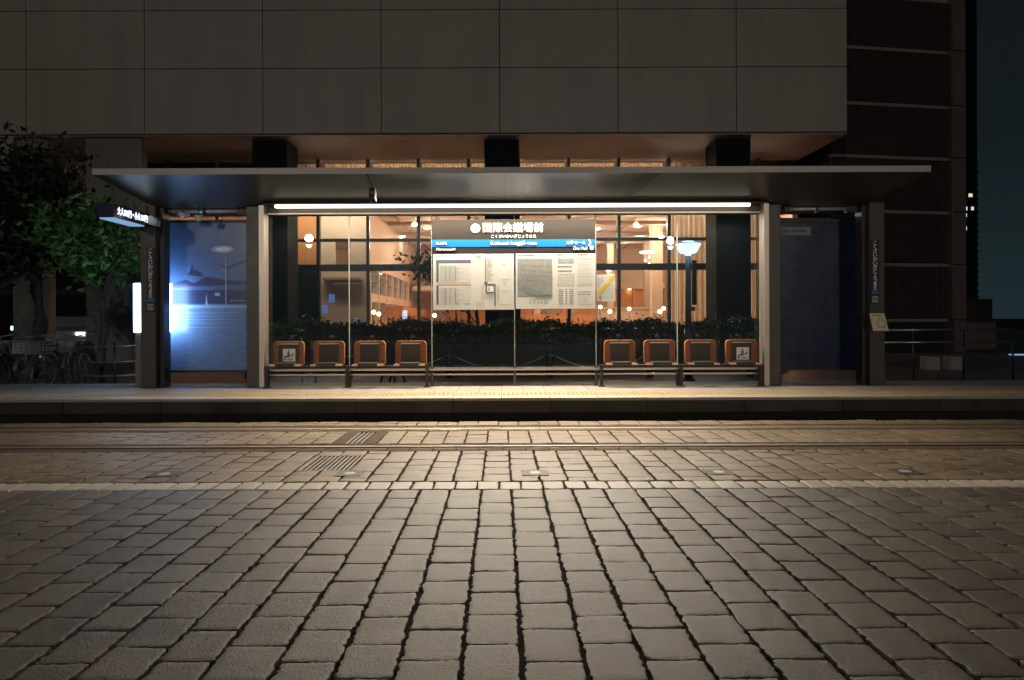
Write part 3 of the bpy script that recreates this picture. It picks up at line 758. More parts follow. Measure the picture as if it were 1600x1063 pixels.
g = MB(); o_ = [(-.03,-.075),(.055,-.075),(.075,-.05),(.06,-.01),(.045,.03),(.02,.02),(.01,.06),(-.015,.055),(-.02,.015),(-.045,.005),(-.035,-.035)]
for i in range(len(o_)):
    a, b = Vector(o_[i]), Vector(o_[(i+1) % len(o_)]); d = (b-a).normalized()*.004; nrm = Vector((-d.y, d.x))
    q = [a-nrm-d, b-nrm+d, b+nrm+d, a+nrm-d]; g._add([(v.x+.015-.0*v.y, -.0135, v.y) for v in q], [(0,1,2,3)])
g.rect(-.10, .03, -.0135, .09, .1); g.build('drawing', 'ink', t)
g = MB(); g.box(-.1, -.02, .012, .05, -.06, .06); g.build('bracket', 'dark', t)

# lit fare sign under the left end of the canopy
x0, x1, y0, y1, z0, z1 = -5.25, -5.02, 8.72, 9.62, az(339, 8.75), az(316, 8.75)
t = thing('fare_sign', 'lit LED fare sign hanging under the left end of the canopy', 'LED sign', ((x0+x1)/2, (y0+y1)/2, z0))
L = t.location
g = MB(); g.box(x0-L.x, x1-L.x, y0-L.y, y1-L.y, .012, z1-z0); g.build('case', 'ledface', t, bevel=.01)
text('大人200円・小人100円', .11, 'ledtext', (x1-L.x+.004, .0, (z1-z0)*.52), t, rot=(R(90), 0, R(90)), width=.74, weight=.001)
g = MB(); g.box(x0-L.x+.02, x1-L.x-.02, y0-L.y+.04, y1-L.y-.12, -.004, .011); g.build('under_light', 'ledbar', t)
g = MB()
for yy in (y0+.2, y1-.2): g.tube([((x0+x1)/2-L.x, yy-L.y, z1-z0), ((x0+x1)/2-L.x, yy-L.y, zb+.03-L.z)], .012)
g.build('hanger', 'dark', t)
# glowing display behind the left column
dx0, dx1 = ax(210, 9.96), ax(264, 9.96)
t = thing('light_box', 'glowing bluish white display box standing behind the left end column', 'display', ((dx0+dx1)/2, 10.0, PT)); L = t.location
g = MB(); g.box(dx0-L.x, dx1-L.x, -.07, .07, az(517, 9.96)-PT, az(441, 9.96)-PT); g.build('lit_case', 'display', t, bevel=.006)
g = MB(); g.box(dx0-L.x+.02, dx1-L.x-.02, -.06, .06, 0, az(518, 9.96)-PT); g.build('stand', 'pier', t, bevel=.004)
# things fixed under the canopy
c = at(583, 268, 8.34)
t = thing('security_camera', 'dark camera on a crooked arm hanging from the canopy front edge', 'camera', (c.x, c.y, zf))
g = MB(); g.tube([(-.07, -.01, .04), (-.06, 0, -.02), (-.02, 0, -.12), (.0, 0, -.16)], .008); g.build('arm', 'dark', t)
g = MB(); g.prismx([(-.06,-.30),(.07,-.33),(.08,-.22),(-.04,-.17)], -.035, .035); g.build('housing', 'dark', t, bevel=.006)
g = MB(); g.tube([(0,-.065,-.245),(0,-.085,-.24)], .022, 12); g.build('lens', 'chrome', t)
c = at(1034, 264, 8.36)
t = thing('cable', 'thin black cable slanting under the right part of the canopy', 'cable', (c.x, c.y, zf))
g = MB(); g.tube([(0, -.05, .02), (-.05, .05, -.02), (-.16, .6, -.09), (-.27, 1.1, -.145)], .006); tag(g.build('wire', 'dark', t))
c = at(287, 336, 9.75); t = thing('loudspeaker', 'round pale loudspeaker under the canopy above the blue panel', 'loudspeaker', c)
g = MB(); g.lathe([(.02,-.05),(.075,-.03),(.09,.0),(.075,.03),(.02,.05)], (0,0,0), 18); g.build('cone', 'tubecover', t, smooth=True)
g = MB(); g.tube([(0,0,.05),(0,0,.16)], .014); g.build('stem', 'dark', t)
c = at(311, 339, 9.75); t = thing('dome_camera', 'small tan dome camera beside the round loudspeaker', 'camera', c)
g = MB(); g.lathe([(.0,-.06),(.04,-.05),(.058,-.02),(.06,.02)], (0,0,0), 18); g.build('dome', 'beige', t, smooth=True)
g = MB(); g.tube([(0,0,.02),(0,0,.2)], .012); g.build('stem', 'dark', t)

# ------------------------------------------------------------------ the hall behind
BY = 20.4
hall = thing('conference_hall', 'large panelled hall with glazed warm-lit lobby behind the shelter', 'building', (0, BY, 0)); hall['_abs'] = 1; bpy.context.view_layer.update()
ZB = az(210, BY); xr = ax(1325, BY); xl = -34.
pw = 185*BY/F; xj0 = ax(42, BY)
zr = [az(v, BY) for v in (208, 106, 15)]
zr += [zr[-1]+1.85*k for k in range(1, 6)]
g = MB()
xs = [xj0+pw*k for k in range(-8, 7)]; xs = [v for v in xs if v < xr-.4]+[xr]
for a, b in zip(xs[:-1], xs[1:]):
    for c_, d_ in zip(zr[:-1], zr[1:]): g.box(a+.012, b-.012, BY, BY+.12, c_+.012, d_-.012)
g.build('wall_panels', 'panel', hall, bevel=.004)
g = MB(); g.box(xl, xr-.01, BY+.03, BY+14, ZB+.012, zr[-1]-.02); g.build('wall', 'panelgap', hall)
g = MB(); g.box(xr-.008, xr, BY+.125, BY+14, ZB, zr[-1]); g.build('end_wall', 'panel', hall)
XS0 = ax(22, BY)
g = MB(); g.box(XS0, xr, BY+.005, BY+3.4, ZB-.02, ZB+.008); g.build('soffit', 'soffit', hall)
g = MB(); g.box(xl, XS0-.003, BY+.0, BY+8, az(262, BY), ZB+.006); g.build('lower_wall', 'panel', hall)
GLY = 23.5
colx = [ax(p, 20.9) for p in (422.5, 785, 1147)]
for x in colx:
    g = MB(); g.box(x-.54, x+.54, 20.9, 22.0, 0, ZB-.023); g.build('column', 'blackcol', hall, bevel=.02)
# glazing
gx0, gx1 = ax(215, GLY), ax(1190, GLY); gz1 = az(249, GLY)
mull = [ax(p, GLY) for p in (420, 498.5, 576, 655, 733, 811, 889, 967, 1045, 1122, 1185)]
m0 = [ax(p, GLY) for p in (264, 342)]
g = MB()
for x in m0+mull: g.box(x-.052, x+.052, GLY-.12, GLY+.08, 0, gz1)
for py, h in ((375, .05), (418, .115)): g.box(gx0, gx1, GLY-.09, GLY+.06, az(py, GLY)-h, az(py, GLY)+h)
g.build('window_frame', 'mullion', hall)
g = MB(); g.box(gx0, gx1, GLY-.008, GLY+.008, 0, gz1); g.build('glazing', 'bldglass', hall)
g = MB(); g.box(gx0, gx1, GLY-.2, GLY+.3, gz1+.002, ZB-.021); g.build('lintel', 'soffit', hall)
# piers left of the glazing
for a, b in ((20, 76), (134, 222)):
    g = MB(); g.box(ax(a, 20.6), ax(b, 20.6), 20.6, 20.95, 0, ZB-.022); g.build('pier', 'pier', hall, bevel=.02)
# lobby
Hc = 5.75; IY0, IY1 = GLY+.35, 43.; ix0, ix1 = -13.5, 10.35
g = MB(); g.box(ix0, ix1, GLY+.1, IY1, -.05, .06); g.build('lobby_floor', 'hallfloor', hall)
g = MB(); g.box(ix0, ix1, IY0, IY1, Hc, Hc+.1); g.build('lobby_ceiling', 'hallceil', hall)
g = MB(); g.box(ix0, ix1, 25.6, 25.7, Hc+.11, gz1+.3); g.box(ix0, ix1, GLY+.31, 25.59, gz1+.1, gz1+.2); g.build('cove_wall', 'hallceil', hall)
g = MB(); g.tube([(-6.6, 24.9, Hc+.32), (7.4, 24.9, Hc+.32)], .05, 8); g.build('added_cove_light', 'cove', hall)  # unseen tube added to light the blinds from behind
g = MB()
for k, y in enumerate((27.2, 30.8, 34.6, 38.6)): g.box(-5.2, ix1-.1, y, y+.35, Hc-.16, Hc-.002)
g.build('ceiling_beam', 'hallbeam', hall)
g = MB()
cx, cy = 6.2, 32.
for rr in (3.4, 4.6):
    for i in range(26):
        a0, a1 = 2*math.pi*i/26, 2*math.pi*(i+1)/26
        g._add([(cx+q*math.cos(a), cy+q*math.sin(a), z) for a in (a0, a1) for q, z in ((rr, Hc-.003), (rr, Hc-.2), (rr+.3, Hc-.2), (rr+.3, Hc-.003))], [(0,1,5,4),(1,2,6,5),(2,3,7,6)])
g.build('ceiling_ring', 'hallceil', hall)
g = MB(); g.box(ix0, ix1, IY1, IY1+.2, 0, Hc); g.build('lobby_wall', 'hallwall', hall)
g = MB(); g.box(ix1, ix1+.2, IY0, IY1, 0, Hc); g.build('lobby_wall', 'hallwall', hall)
g = MB(); g.box(ix0-.2, ix0, GLY+.1, IY1, 0, Hc); g.build('lobby_wall', 'hallwall', hall)
# timber lining with upright joints at the back, washed from above
g = MB(); x = ax(700, 42.5)
while x < 9.4: g.box(x, x+.88, 42.6, 42.98, 0.06, 3.15); x += .9
g.build('timber_wall', 'hallorange', hall, bevel=.01)
g = MB(); g.box(ax(700, 42.5), 10.3, 42.2, 42.98, 3.16, 3.5); g.build('timber_cornice', 'hallwall', hall)
for k in range(8):
    g = MB(); xx = ax(715, 42.3)+k*1.55; g.lathe([(.09,0),(.09,.05)], (xx, 42.4, 3.105), 10); g.build('wall_washer', 'wash', hall)
g = MB()
for k in range(9): xx = -4.6+k*1.75; g.box(xx, xx+.10, IY0+.6, IY1-.4, Hc-.06, Hc-.004)
g.build('ceiling_slot', 'hallbeam', hall)
g = MB(); g.box(-5.1, 1.2, 39.2, 42., 2.95, 3.2); g.build('mezzanine', 'hallwall', hall)
g = MB(); g.tube([(-5.1, 39.25, 4.2), (1.2, 39.25, 4.2)], .04, 6)
for k in range(26): g.box(-5.0+k*.245, -4.97+k*.245, 39.24, 39.27, 3.2, 4.2)
g.build('balustrade', 'steel', hall)
for k in range(5):
    g = MB(); g.box(-4.6+k*1.2, -4.1+k*1.2, 41.99, 42.02, 3.3, 4.9); g.build('gallery_door', 'hallbeam', hall)
for a, b in ((2.2, 3.4), (6.0, 7.2)):
    g = MB(); g.box(a, b, 42.56, 42.598, 1.2, 2.4); g.build('wall_picture', 'hallbeam', hall)
for k in range(4):
    g = MB(); xx = 1.9+k*2.1; g.box(xx, xx+.35, 38.4, 38.75, .06, Hc-.17); g.build('lobby_column', 'hallbeam' if k % 2 else 'hallwall', hall)
v = at(1012, 395, 31.); o = None
g = MB(); g.lathe([(.0,-.05),(.32,-.02),(.36,.03),(.3,.06)], v, 20); ch = g.build('chandelier', 'wash2', hall, smooth=True)
g = MB(); g.tube([(v.x, v.y, v.z+.06), (v.x, v.y, Hc-.005)], .015, 6); g.build('cord', 'steel', ch)
for k in range(4):
    g = MB(); q = at(1012+(-1)**k*3, 402+k*5, 31.); g.lathe([(0,-.06),(.05,0),(0,.06)], q, 8); g.build('crystal_drop', 'bulb', ch)
# gallery wall with windows on the left, running away from the glass
GX = -5.35
g = MB(); g.box(GX-.2, GX, 25.6, IY1, 3.4, Hc); g.box(GX-.2, GX, 25.6, IY1, 2.0, 2.35)
y = 25.6
while y < 42.5:
    g.box(GX-.2, GX+.02, y, y+.16, .06, 3.4); y += 1.9
g.box(GX-.2, GX, 25.6, IY1, .06, 1.0); g.build('gallery_wall', 'hallwall', hall)
g = MB(); y = 25.6
while y < 42.5:
    for zz in (2.85, 3.15): g.box(GX-.12, GX-.06, y+.16, y+1.9, zz, zz+.05)
    g.box(GX-.12, GX-.06, y+.95, y+1.02, 2.35, 3.4); y += 1.9
g.build('gallery_frame', 'steel', hall)
g = MB(); g.box(GX-.17, GX-.15, 25.8, IY1-.1, 2.35, 3.4); g.build('gallery_window', 'bluewin', hall)
g = MB(); g.box(GX+.05, GX+.85, 31, IY1-.4, 1.45, 1.85); g.build('gallery_counter', 'hallorange', hall)
# partition left of the gallery
pz = lambda py: az(py, 25.)
g = MB(); g.box(ax(420,25), ax(497,25), 25., 25.12, pz(417), Hc-.002); g.build('partition', 'hallorange', hall)
g = MB(); g.box(ax(499,25), ax(524,25), 25., 25.12, .06, Hc-.002); g.box(ax(548,25), ax(573,25), 25., 25.12, .06, Hc-.002); g.box(ax(524,25), ax(548,25), 25., 25.12, pz(376), Hc-.002); g.box(ax(524,25), ax(548,25), 25., 25.12, .06, pz(424)); g.build('partition', 'hallwall', hall)
g = MB(); g.box(ax(505,24.9), ax(565,24.9), 24.8, 24.98, pz(437), pz(433)); g.box(ax(520,24.9), ax(565,24.9), 24.8, 24.98, pz(444), pz(442)); g.build('partition_rail', 'hallbeam', hall)
g = MB(); g.box(ax(423,24.3), ax(496,24.3), 24.3, 24.36, .06, az(420, 24.3)); g.build('dark_window', 'carglass', hall)
for i, (a, b, u, v) in enumerate(((423, 432, 476, 490), (435, 452, 476, 491), (504, 512, 476, 489), (514, 523, 459, 472), (555, 561, 496, 504))):  # bluish reflections in the glass, made as faintly glowing plates
    g = MB(); g.box(ax(a, 23.9), ax(b, 23.9), 23.88, 23.92, az(v, 23.9), az(u, 23.9)); g.build('glass_reflection', 'reflection', hall)
# curtain, pleated
def curtain(x0, x1, y, z0, z1, name='curtain', amp=.055, per=.17):
    g = MB(); n = int((x1-x0)/per*8); vs = []
    for i in range(n+1):
        x = x0+(x1-x0)*i/n; q = y+amp*math.sin(2*math.pi*x/per+1.3*math.sin(x*3.1))+.02*math.sin(x*11)
        vs += [(x, q, z0), (x, q, z1)]
    g._add(vs, [(2*i, 2*i+2, 2*i+3, 2*i+1) for i in range(n)]); return g.build(name, 'curtain', hall, smooth=True)
curtain(ax(1048, 24.2), ax(1184, 24.2), 24.2, .1, Hc+.9)
for a, b in zip(mull[:-1], mull[1:]):
    curtain(a+.08, b-.08, GLY+.42, Hc-.02, gz1-.05, 'blind', .02, .11)
# inner pillar, counters, plants
g = MB(); g.box(ax(1019, 32), ax(1036, 32), 32, 32.5, .06, Hc-.002); g.build('lobby_pillar', 'hallwall', hall)
g = MB(); g.box(ax(938, 34), ax(1052, 34), 34, 35, .06, 1.75); g.box(ax(934,34), ax(1056,34), 33.9, 35.1, 1.752, 1.84); g.build('counter', 'hallwall', hall)
g = MB()
for a, b in ((580, 650), (820, 925)): g.box(ax(a, 36), ax(b, 36), 36, 37, .06, 1.5)
g.build('counter', 'hallorange', hall)
# downlights
dl = []
rr = random.Random(4)
for (px, py) in ((596,355),(630,370),(639,385),(532,366),(583,405),(600,407),(648,425),(997,357),(1000,367),(980,377),(1013,384),(979,393),(962,342),(941,376),(944,403),(1000,421),(700,350),(760,372),(820,352),(880,378),(850,400),(720,405),(790,412),(915,352),(870,340),(540,352),(612,388),(668,358),(686,398),(934,360),(957,389),(972,405),(1026,372),(1018,410),(700,420),(560,372)):
    y = (Hc-EYE-.06)*F/(500-py); x = ax(px, y)
    if y > 41 or y < 25: continue
    if x < GX-.2 and y > 24.9: y = min(y, 41)
    dl.append((x, y))
dl += [(x, 23.95) for x in (6.3, 7.1, 7.9, 8.7)]+[(-8.0, 23.98), (-7.1, 23.98), (-6.2, 23.98), (-5.5, 23.98), (-4.8, 24.2)]  # front rows added out of sight to light curtain and partition
for x, y in dl:
    g = MB(); g.lathe([(.11, -.025), (.11, -.012)], (x, y, Hc), 14); g.build('downlight', 'down', hall)
for px, py, y in ((938,480,30),(953,487,28),(983,483,30),(1037,482,30),(679,493,29),(584,488,28),(592,491,28),(1031,487,27)):
    v = at(px, py, y); g = MB(); g.lathe([(.0,-.085),(.06,-.06),(.085,0),(.06,.06),(.0,.085)], v, 12); o = g.build('globe_lamp', 'bulb', hall, smooth=True)
    g = MB(); g.tube([(v.x, v.y, .06), (v.x, v.y, v.z-.08)], .015, 6); g.build('lamp_stem', 'steel', o)

# ------------------------------------------------------------------ louvred tower, far tower, kiosk
tw = thing('louvred_tower', 'dark tower clad in vertical brown louvres right of the hall', 'building', (12.3, 24, 0)); tw['_abs'] = 1; bpy.context.view_layer.update()
ang = math.atan2(.6, 3.86)
Tm = Matrix.Translation((ax(1300, 24), 24-.0, 0)) @ Matrix.Rotation(ang, 4, 'Z')
wT = 4.66
bands = [1.15, 3.17, 5.09, 7.06, 8.96, 10.97, 12.85, 14.8]
g = MB(); g.x = Tm; g.box(0, wT, .18, 4, 0, 15); g.build('wall', 'louvreback', tw)
g = MB(); g.x = Tm
nf = 46
for b0, b1 in zip(bands[:-1], bands[1:]):
    for i in range(nf): xx = i*wT/nf; g.box(xx+.02, xx+.065, .0, .18, b0+.09, b1-.06)
g.build('louvres', 'louvre', tw)
g = MB(); g.x = Tm
for b in bands: g.box(0, wT, -.03, .179, b-.055, b+.06)
g.build('band', 'band', tw, bevel=.006)
g = MB(); g.x = Tm
for b0, b1 in zip([0]+bands[:-1], bands): g.box(wT+.05, wT+.56, -.25, 3, b0+.03 if b0 else 0, b1-.0)
g.build('brown_column', 'towercol', tw, bevel=.01)
g = MB(); g.x = Tm; g.box(wT+.0, wT+.047, -.22, .16, 1.2, 15); g.build('edge_strip', 'chrome', tw)
ft = thing('apartment_tower', 'distant narrow apartment tower with a few lit windows at the right', 'building', (ax(1515, 280), 280, 0)); L = ft.location
g = MB(); g.box(-3.8, 3.4, 0, 10, 0, 190); g.build('wall', 'fardark', ft)
g = MB()
for k in range(24): g.box(-3.9, 3.5, -.5, -.01, k*2.75+1, k*2.75+2.1)
g.build('balcony', 'far', ft)
for (px0, px1, py, m) in ((1514,1520,310,'farlit2'), (1504,1512,330.5,'farlit'), (1504,1511,341,'farlit'), (1505,1511,361,'farlit'), (1518, 1522, 331, 'farlit2')):
    g = MB(); kz = round((az(py,280)-2.1)/2.75)*2.75+2.15; g.box(ax(px0,280)-L.x, ax(px1,280)-L.x, -.1, -.02, kz, kz+1.45); g.build('lit_window', m, ft)
ks_ = thing('kiosk', 'small dark square kiosk standing right of the tower foot', 'kiosk', (ax(1530, 30), 30, 0)); L = ks_.location
g = MB(); g.box(ax(1508,30)-L.x, ax(1551,30)-L.x, 0, 1.6, 0, az(470,30)); g.build('wall', 'planter', ks_, bevel=.02)
g = MB(); g.box(ax(1529,30)-L.x, ax(1549,30)-L.x, -.03, -.004, az(503,30), az(473,30)); g.build('door', 'louvreback', ks_)
wb = thing('low_building', 'low dark brown building behind the railing at the right', 'building', (ax(1480, 25.5), 25.5, 0)); L = wb.location
g = MB(); g.box(-.9, ax(1592, 25.5)-L.x, 1.2, 4, 0, az(507, 25.5)); g.build('wall', 'towercol', wb)
g = MB(); g.box(-1., ax(1594, 25.5)-L.x, 1.1, 4.1, az(507, 25.5)+.003, az(503, 25.5)); g.build('roof', 'planter', wb)
sgn = thing('lit_box', 'small bluish lit box beyond the railing at the right edge', 'lit box', (ax(1600, 22), 22, 0)); L = sgn.location
g = MB(); g.box(-.32, .9, 0, .3, 0, az(576,22)); g.build('base', 'planter', sgn)
g = MB(); g.box(-.30, .9, .02, .28, az(576,22)+.002, az(557,22)); g.build('lit_face', 'ledbar', sgn)

# railing at the right
rl = thing('railing', 'two-bar steel railing with slim posts right of the shelter', 'railing', (9, 13, 0))
for z in (1.0, .76):
    g = MB(); g.tube([(-2.05, 0, z), (1.1, .25, z)], .022, 8); g.build('rail', 'chrome', rl, smooth=True)
for k in range(4):
    g = MB(); x = -2.0+k*1.03; g.tube([(x, (x+2.05)*.08, 0), (x, (x+2.05)*.08, 1.0)], .02, 8); g.build('post', 'dark', rl, smooth=True)
for i, px in enumerate((1453, 1487)):
    x = ax(px, 16); g = MB(); g.box(-.16, .16, -.14, .14, 0, .32); o = g.build('concrete_block', 'kerb', bevel=.02); o.location = (x, 16, .0)
    tag(o, ['pale concrete block behind the railing, nearer the shelter', 'pale concrete block behind the railing, farther right'][i], 'block', 'concrete blocks behind the railing')
    # they stand on the street

# ------------------------------------------------------------------ foliage
def leaves(mb, centers, n, size, spread, seed, flat=.6):
    r = np.random.default_rng(seed)
    cs = np.array(centers); idx = r.integers(0, len(cs), n)
    P_ = cs[idx, :3]+r.normal(size=(n, 3))*np.array(spread)*cs[idx, 3:4]
    d = r.normal(size=(n, 3)); d /= np.linalg.norm(d, axis=1)[:, None]
    u = r.normal(size=(n, 3)); u[:, 2] *= flat; u -= (u*d).sum(1)[:, None]*d; u /= np.linalg.norm(u, axis=1)[:, None]
    w = np.cross(d, u); s = size*(.6+.8*r.random(n))[:, None]
    a = P_-u*s; b = P_+w*s*.42; c_ = P_+u*s; e_ = P_-w*s*.42
    o = len(mb.v)
    V = np.stack([a, b, c_, e_], 1).reshape(-1, 3)
    mb.v += [tuple(x) for x in V]; mb.f += [(o+4*i, o+4*i+1, o+4*i+2, o+4*i+3) for i in range(n)]; mb.mi += [0]*n
def branch(mb, p, d, ln, r0, depth, tips, rg):
    q = p; pts = [p]
    for k in range(4):
        d = (d+Vector((rg.gauss(0,.16), rg.gauss(0,.16), rg.gauss(.03,.1)))).normalized(); q = q+d*ln/4; pts.append(q)
    mb.tube(pts, r0, 7, r0*.6, caps=False)
    if depth == 0: tips.append(tuple(q)+(1.,)); tips.append(tuple(pts[2])+(.8,)); return
    for k in range(3 if depth > 1 else 3):
        nd = (d*.7+Vector((rg.uniform(-1,1), rg.uniform(-1,1), rg.uniform(-.15,.7)))).normalized()
        branch(mb, pts[rg.choice((2,3,4))], nd, ln*rg.uniform(.62,.85), r0*.55, depth-1, tips, rg)
def tree(label, px, y, zt, r0, ln, depth, nleaf, size, spread, seed, m, group=None, lean=0):
    rg = random.Random(seed); x = ax(px, y)
    t = thing('tree', label, 'tree', (x, y, 0), 0, group)
    g = MB(); tips = []
    pts = [Vector((lean*k/4*1.+rg.gauss(0,.03), rg.gauss(0,.03), zt*k/4)) for k in range(5)]; pts[0] = Vector((0,0,-.02))
    g.tube(pts, r0, 10, r0*.72)
    for k in range(5): branch(g, pts[4] if k < 3 else pts[3], Vector((rg.uniform(-1,1), rg.uniform(-1,1), rg.uniform(.25,1))).normalized(), ln, r0*.55, depth, tips, rg)
    g.build('trunk', 'bark', t, smooth=True)
    g = MB(); leaves(g, tips, nleaf, size, (spread, spread, spread*.75), seed); g.build('crown', m, t)
    return t
TG = 'street trees left of the shelter'
tree('street tree with green lamp-lit leaves beside the glowing display', 160, 12.6, 2.15, .10, .66, 2, 4200, .07, .24, 21, 'leaflit', TG)
tree('tall dark street tree at the left, crown against the hall wall', 62, 14.5, 2.5, .16, 1.15, 2, 8000, .085, .34, 35, 'leafshade', TG)
tree('dark street tree cut by the left picture edge', -40, 13.6, 2.0, .15, 1.1, 2, 5200, .085, .32, 44, 'leafshade', TG)
tree('slim young tree in front of the lobby glass behind the station sign', 712, 17.2, 2.2, .05, .62, 2, 800, .08, .16, 53, 'leafshade')
tree('slim dark tree at the lobby window under the right boards', 745, 17.6, 1.5, .045, .6, 2, 700, .07, .17, 57, 'leafshade')

hd = thing('hedge', 'long clipped dark green hedge in front of the lobby window', 'hedge', (0, 17, 0))
g = MB(); r = np.random.default_rng(9)
n = 17000; hx0, hx1 = ax(425, 17)-.2, ax(1186, 17)+.3
X = r.uniform(hx0, hx1, n); sd = r.random(n)
Yh = np.where(sd < .5, r.normal(-.32, .05, n), r.uniform(-.35, .35, n)); topz = 1.11+.05*np.sin(X*2.3)+.04*np.sin(X*5.1+1)
Zh = np.where(sd < .5, r.uniform(.55, 1.0, n)*topz, topz+r.normal(-.03, .05, n)+np.where(r.random(n) < .06, r.random(n)*.16, 0))
cen = np.stack([X, Yh, Zh, np.ones(n)], 1)
d = r.normal(size=(n,3)); d /= np.linalg.norm(d, axis=1)[:,None]; u = np.cross(d, r.normal(size=(n,3))); u /= np.linalg.norm(u, axis=1)[:,None]; w = np.cross(d,u); s_ = (.05*(.6+.8*r.random(n)))[:,None]
Vv = np.stack([cen[:,:3]-u*s_, cen[:,:3]+w*s_*.5, cen[:,:3]+u*s_, cen[:,:3]-w*s_*.5], 1).reshape(-1,3)
g.v = [tuple(v) for v in Vv]; g.f = [(4*i,4*i+1,4*i+2,4*i+3) for i in range(n)]; g.mi = [0]*n
g.build('foliage', 'hedgeleaf', hd)
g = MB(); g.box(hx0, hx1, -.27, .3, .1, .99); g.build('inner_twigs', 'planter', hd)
pw_ = thing('planter_wall', 'low dark planter wall under the hedge', 'planter', (0, 16.55, 0))
g = MB(); g.box(hx0-.1, hx1+.1, -.1, .04, 0, .62); g.build('wall', 'planter', pw_, bevel=.02)
g = MB(); g.box(hx0-.1, hx1+.1, -.35, -.102, 0, .12); g.build('kerb', 'kerb', pw_, bevel=.02)

# chain posts
CG = 'dark chain posts behind the shelter'; CY_ = 14.3
cxs = [-5.38, -3.24, -1.10, 1.035, 3.17, 5.3]
cl = ['at the left end of the row', 'second from the left end of the row, behind the left bench', 'just left of the middle, below the left board', 'just right of the middle, below the right board', 'behind the inner seats of the right bench', 'at the right end of the row']
for i, x in enumerate(cxs):
    t = thing('chain_post', 'short dark chain post '+cl[i], 'chain post', (x, CY_, 0), 0, CG)
    g = MB(); g.lathe([(.075,0),(.075,.56),(.06,.60),(.0,.61)], (0,0,0), 16); g.build('shaft', 'dark', t, smooth=False)
    g = MB(); g.ring((0,0,.47), .078, .012, 'z', 20, 6); g.build('chain_ring', 'chrome', t)
for i, (a, b) in enumerate(zip(cxs[:-1], cxs[1:])):
    g = MB(); pts = []
    for k in range(15): s = k/14; pts.append((a+.08+(b-a-.16)*s-(a+b)/2, 0, .47-.27*(1-(2*s-1)**2)))
    g.tube(pts, .013, 6); o = g.build('chain', 'chrome', smooth=True); o.location = ((a+b)/2, CY_, 0)
    tag(o, 'pale sagging chain '+['between the two leftmost posts', 'reaching the post below the left board from the left', 'across the middle under the two boards', 'reaching from the post below the right board rightwards', 'between the two rightmost posts'][i], 'chain', 'chains between the posts')

# ------------------------------------------------------------------ street lamps
def street_lamp(label, x, y, h, bowl, banner, group=None, r=.26):
    t = thing('street_lamp', label, 'street lamp', (x, y, 0), 0, group)
    g = MB(); g.tube([(0,0,0),(0,0,h*.42)], .075, 14); g.tube([(0,0,h*.42),(0,0,h)], .06, 14, .05); g.tube([(0,0,0),(0,0,.06)], .12, 14); g.build('pole', 'lamppole', t, smooth=True)
    g = MB(); g.lathe([(.055,-.05),(.06,-.015),(r*.58,0),(r*.68,.02),(r*.88,.12),(r,.172),(r,.185)], (0,0,h), 28); g.build('lamp_bowl', bowl, t, smooth=True)
    g = MB(); g.lathe([(r+.012,.186),(r+.012,.2),(r*.6,.225),(0,.235)], (0,0,h), 28); g.build('lamp_cap', 'lamppole', t, smooth=True)
    if banner:
        g = MB(); g.box(.075, .165, -.02, .02, h-1.02, h-.14); g.build('banner', 'banner', t, bevel=.004)
        g = MB(); g.box(-.035, .035, -.095, -.062, h-1.2, h-1.1); g.build('marker', 'red', t, bevel=.01)
        g = MB(); g.box(.02, .13, -.03, .03, h-1.14, h-1.06); g.build('bracket', 'lamppole', t)
    return t
def lamp_light(parent, z, power, col, rad=.2):
    l = bpy.data.lights.new('lamp', 'POINT'); l.energy = power; l.color = col; l.shadow_soft_size = rad
    o = bpy.data.objects.new('lamp_light', l); COL.objects.link(o); o.parent = parent; o.location = (0, 0, z); return o
lx = ax(1075.5, 13.3)
s1 = street_lamp('glowing bowl street lamp with dark banner behind the right bench', lx, 13.3, az(397, 13.3), 'lampglass', True, r=.245)
lamp_light(s1, az(397, 13.3)+.45, 60, (.6, .8, 1))
# the street lamps across the road, which the glass reflects and which light the facade and the near setts
for i, (x, y, h, pw2) in enumerate(((-13., -26., 6.2, 3900), (12., -28., 6.2, 3900))):
    s2 = street_lamp(['tall street lamp across the road, left of the camera', 'tall street lamp across the road, right of the camera'][i], x, y, h, 'lampglass2', False, 'street lamps across the road', .22)
    lamp_light(s2, h+.6, pw2, (1, .88, .76), .25)

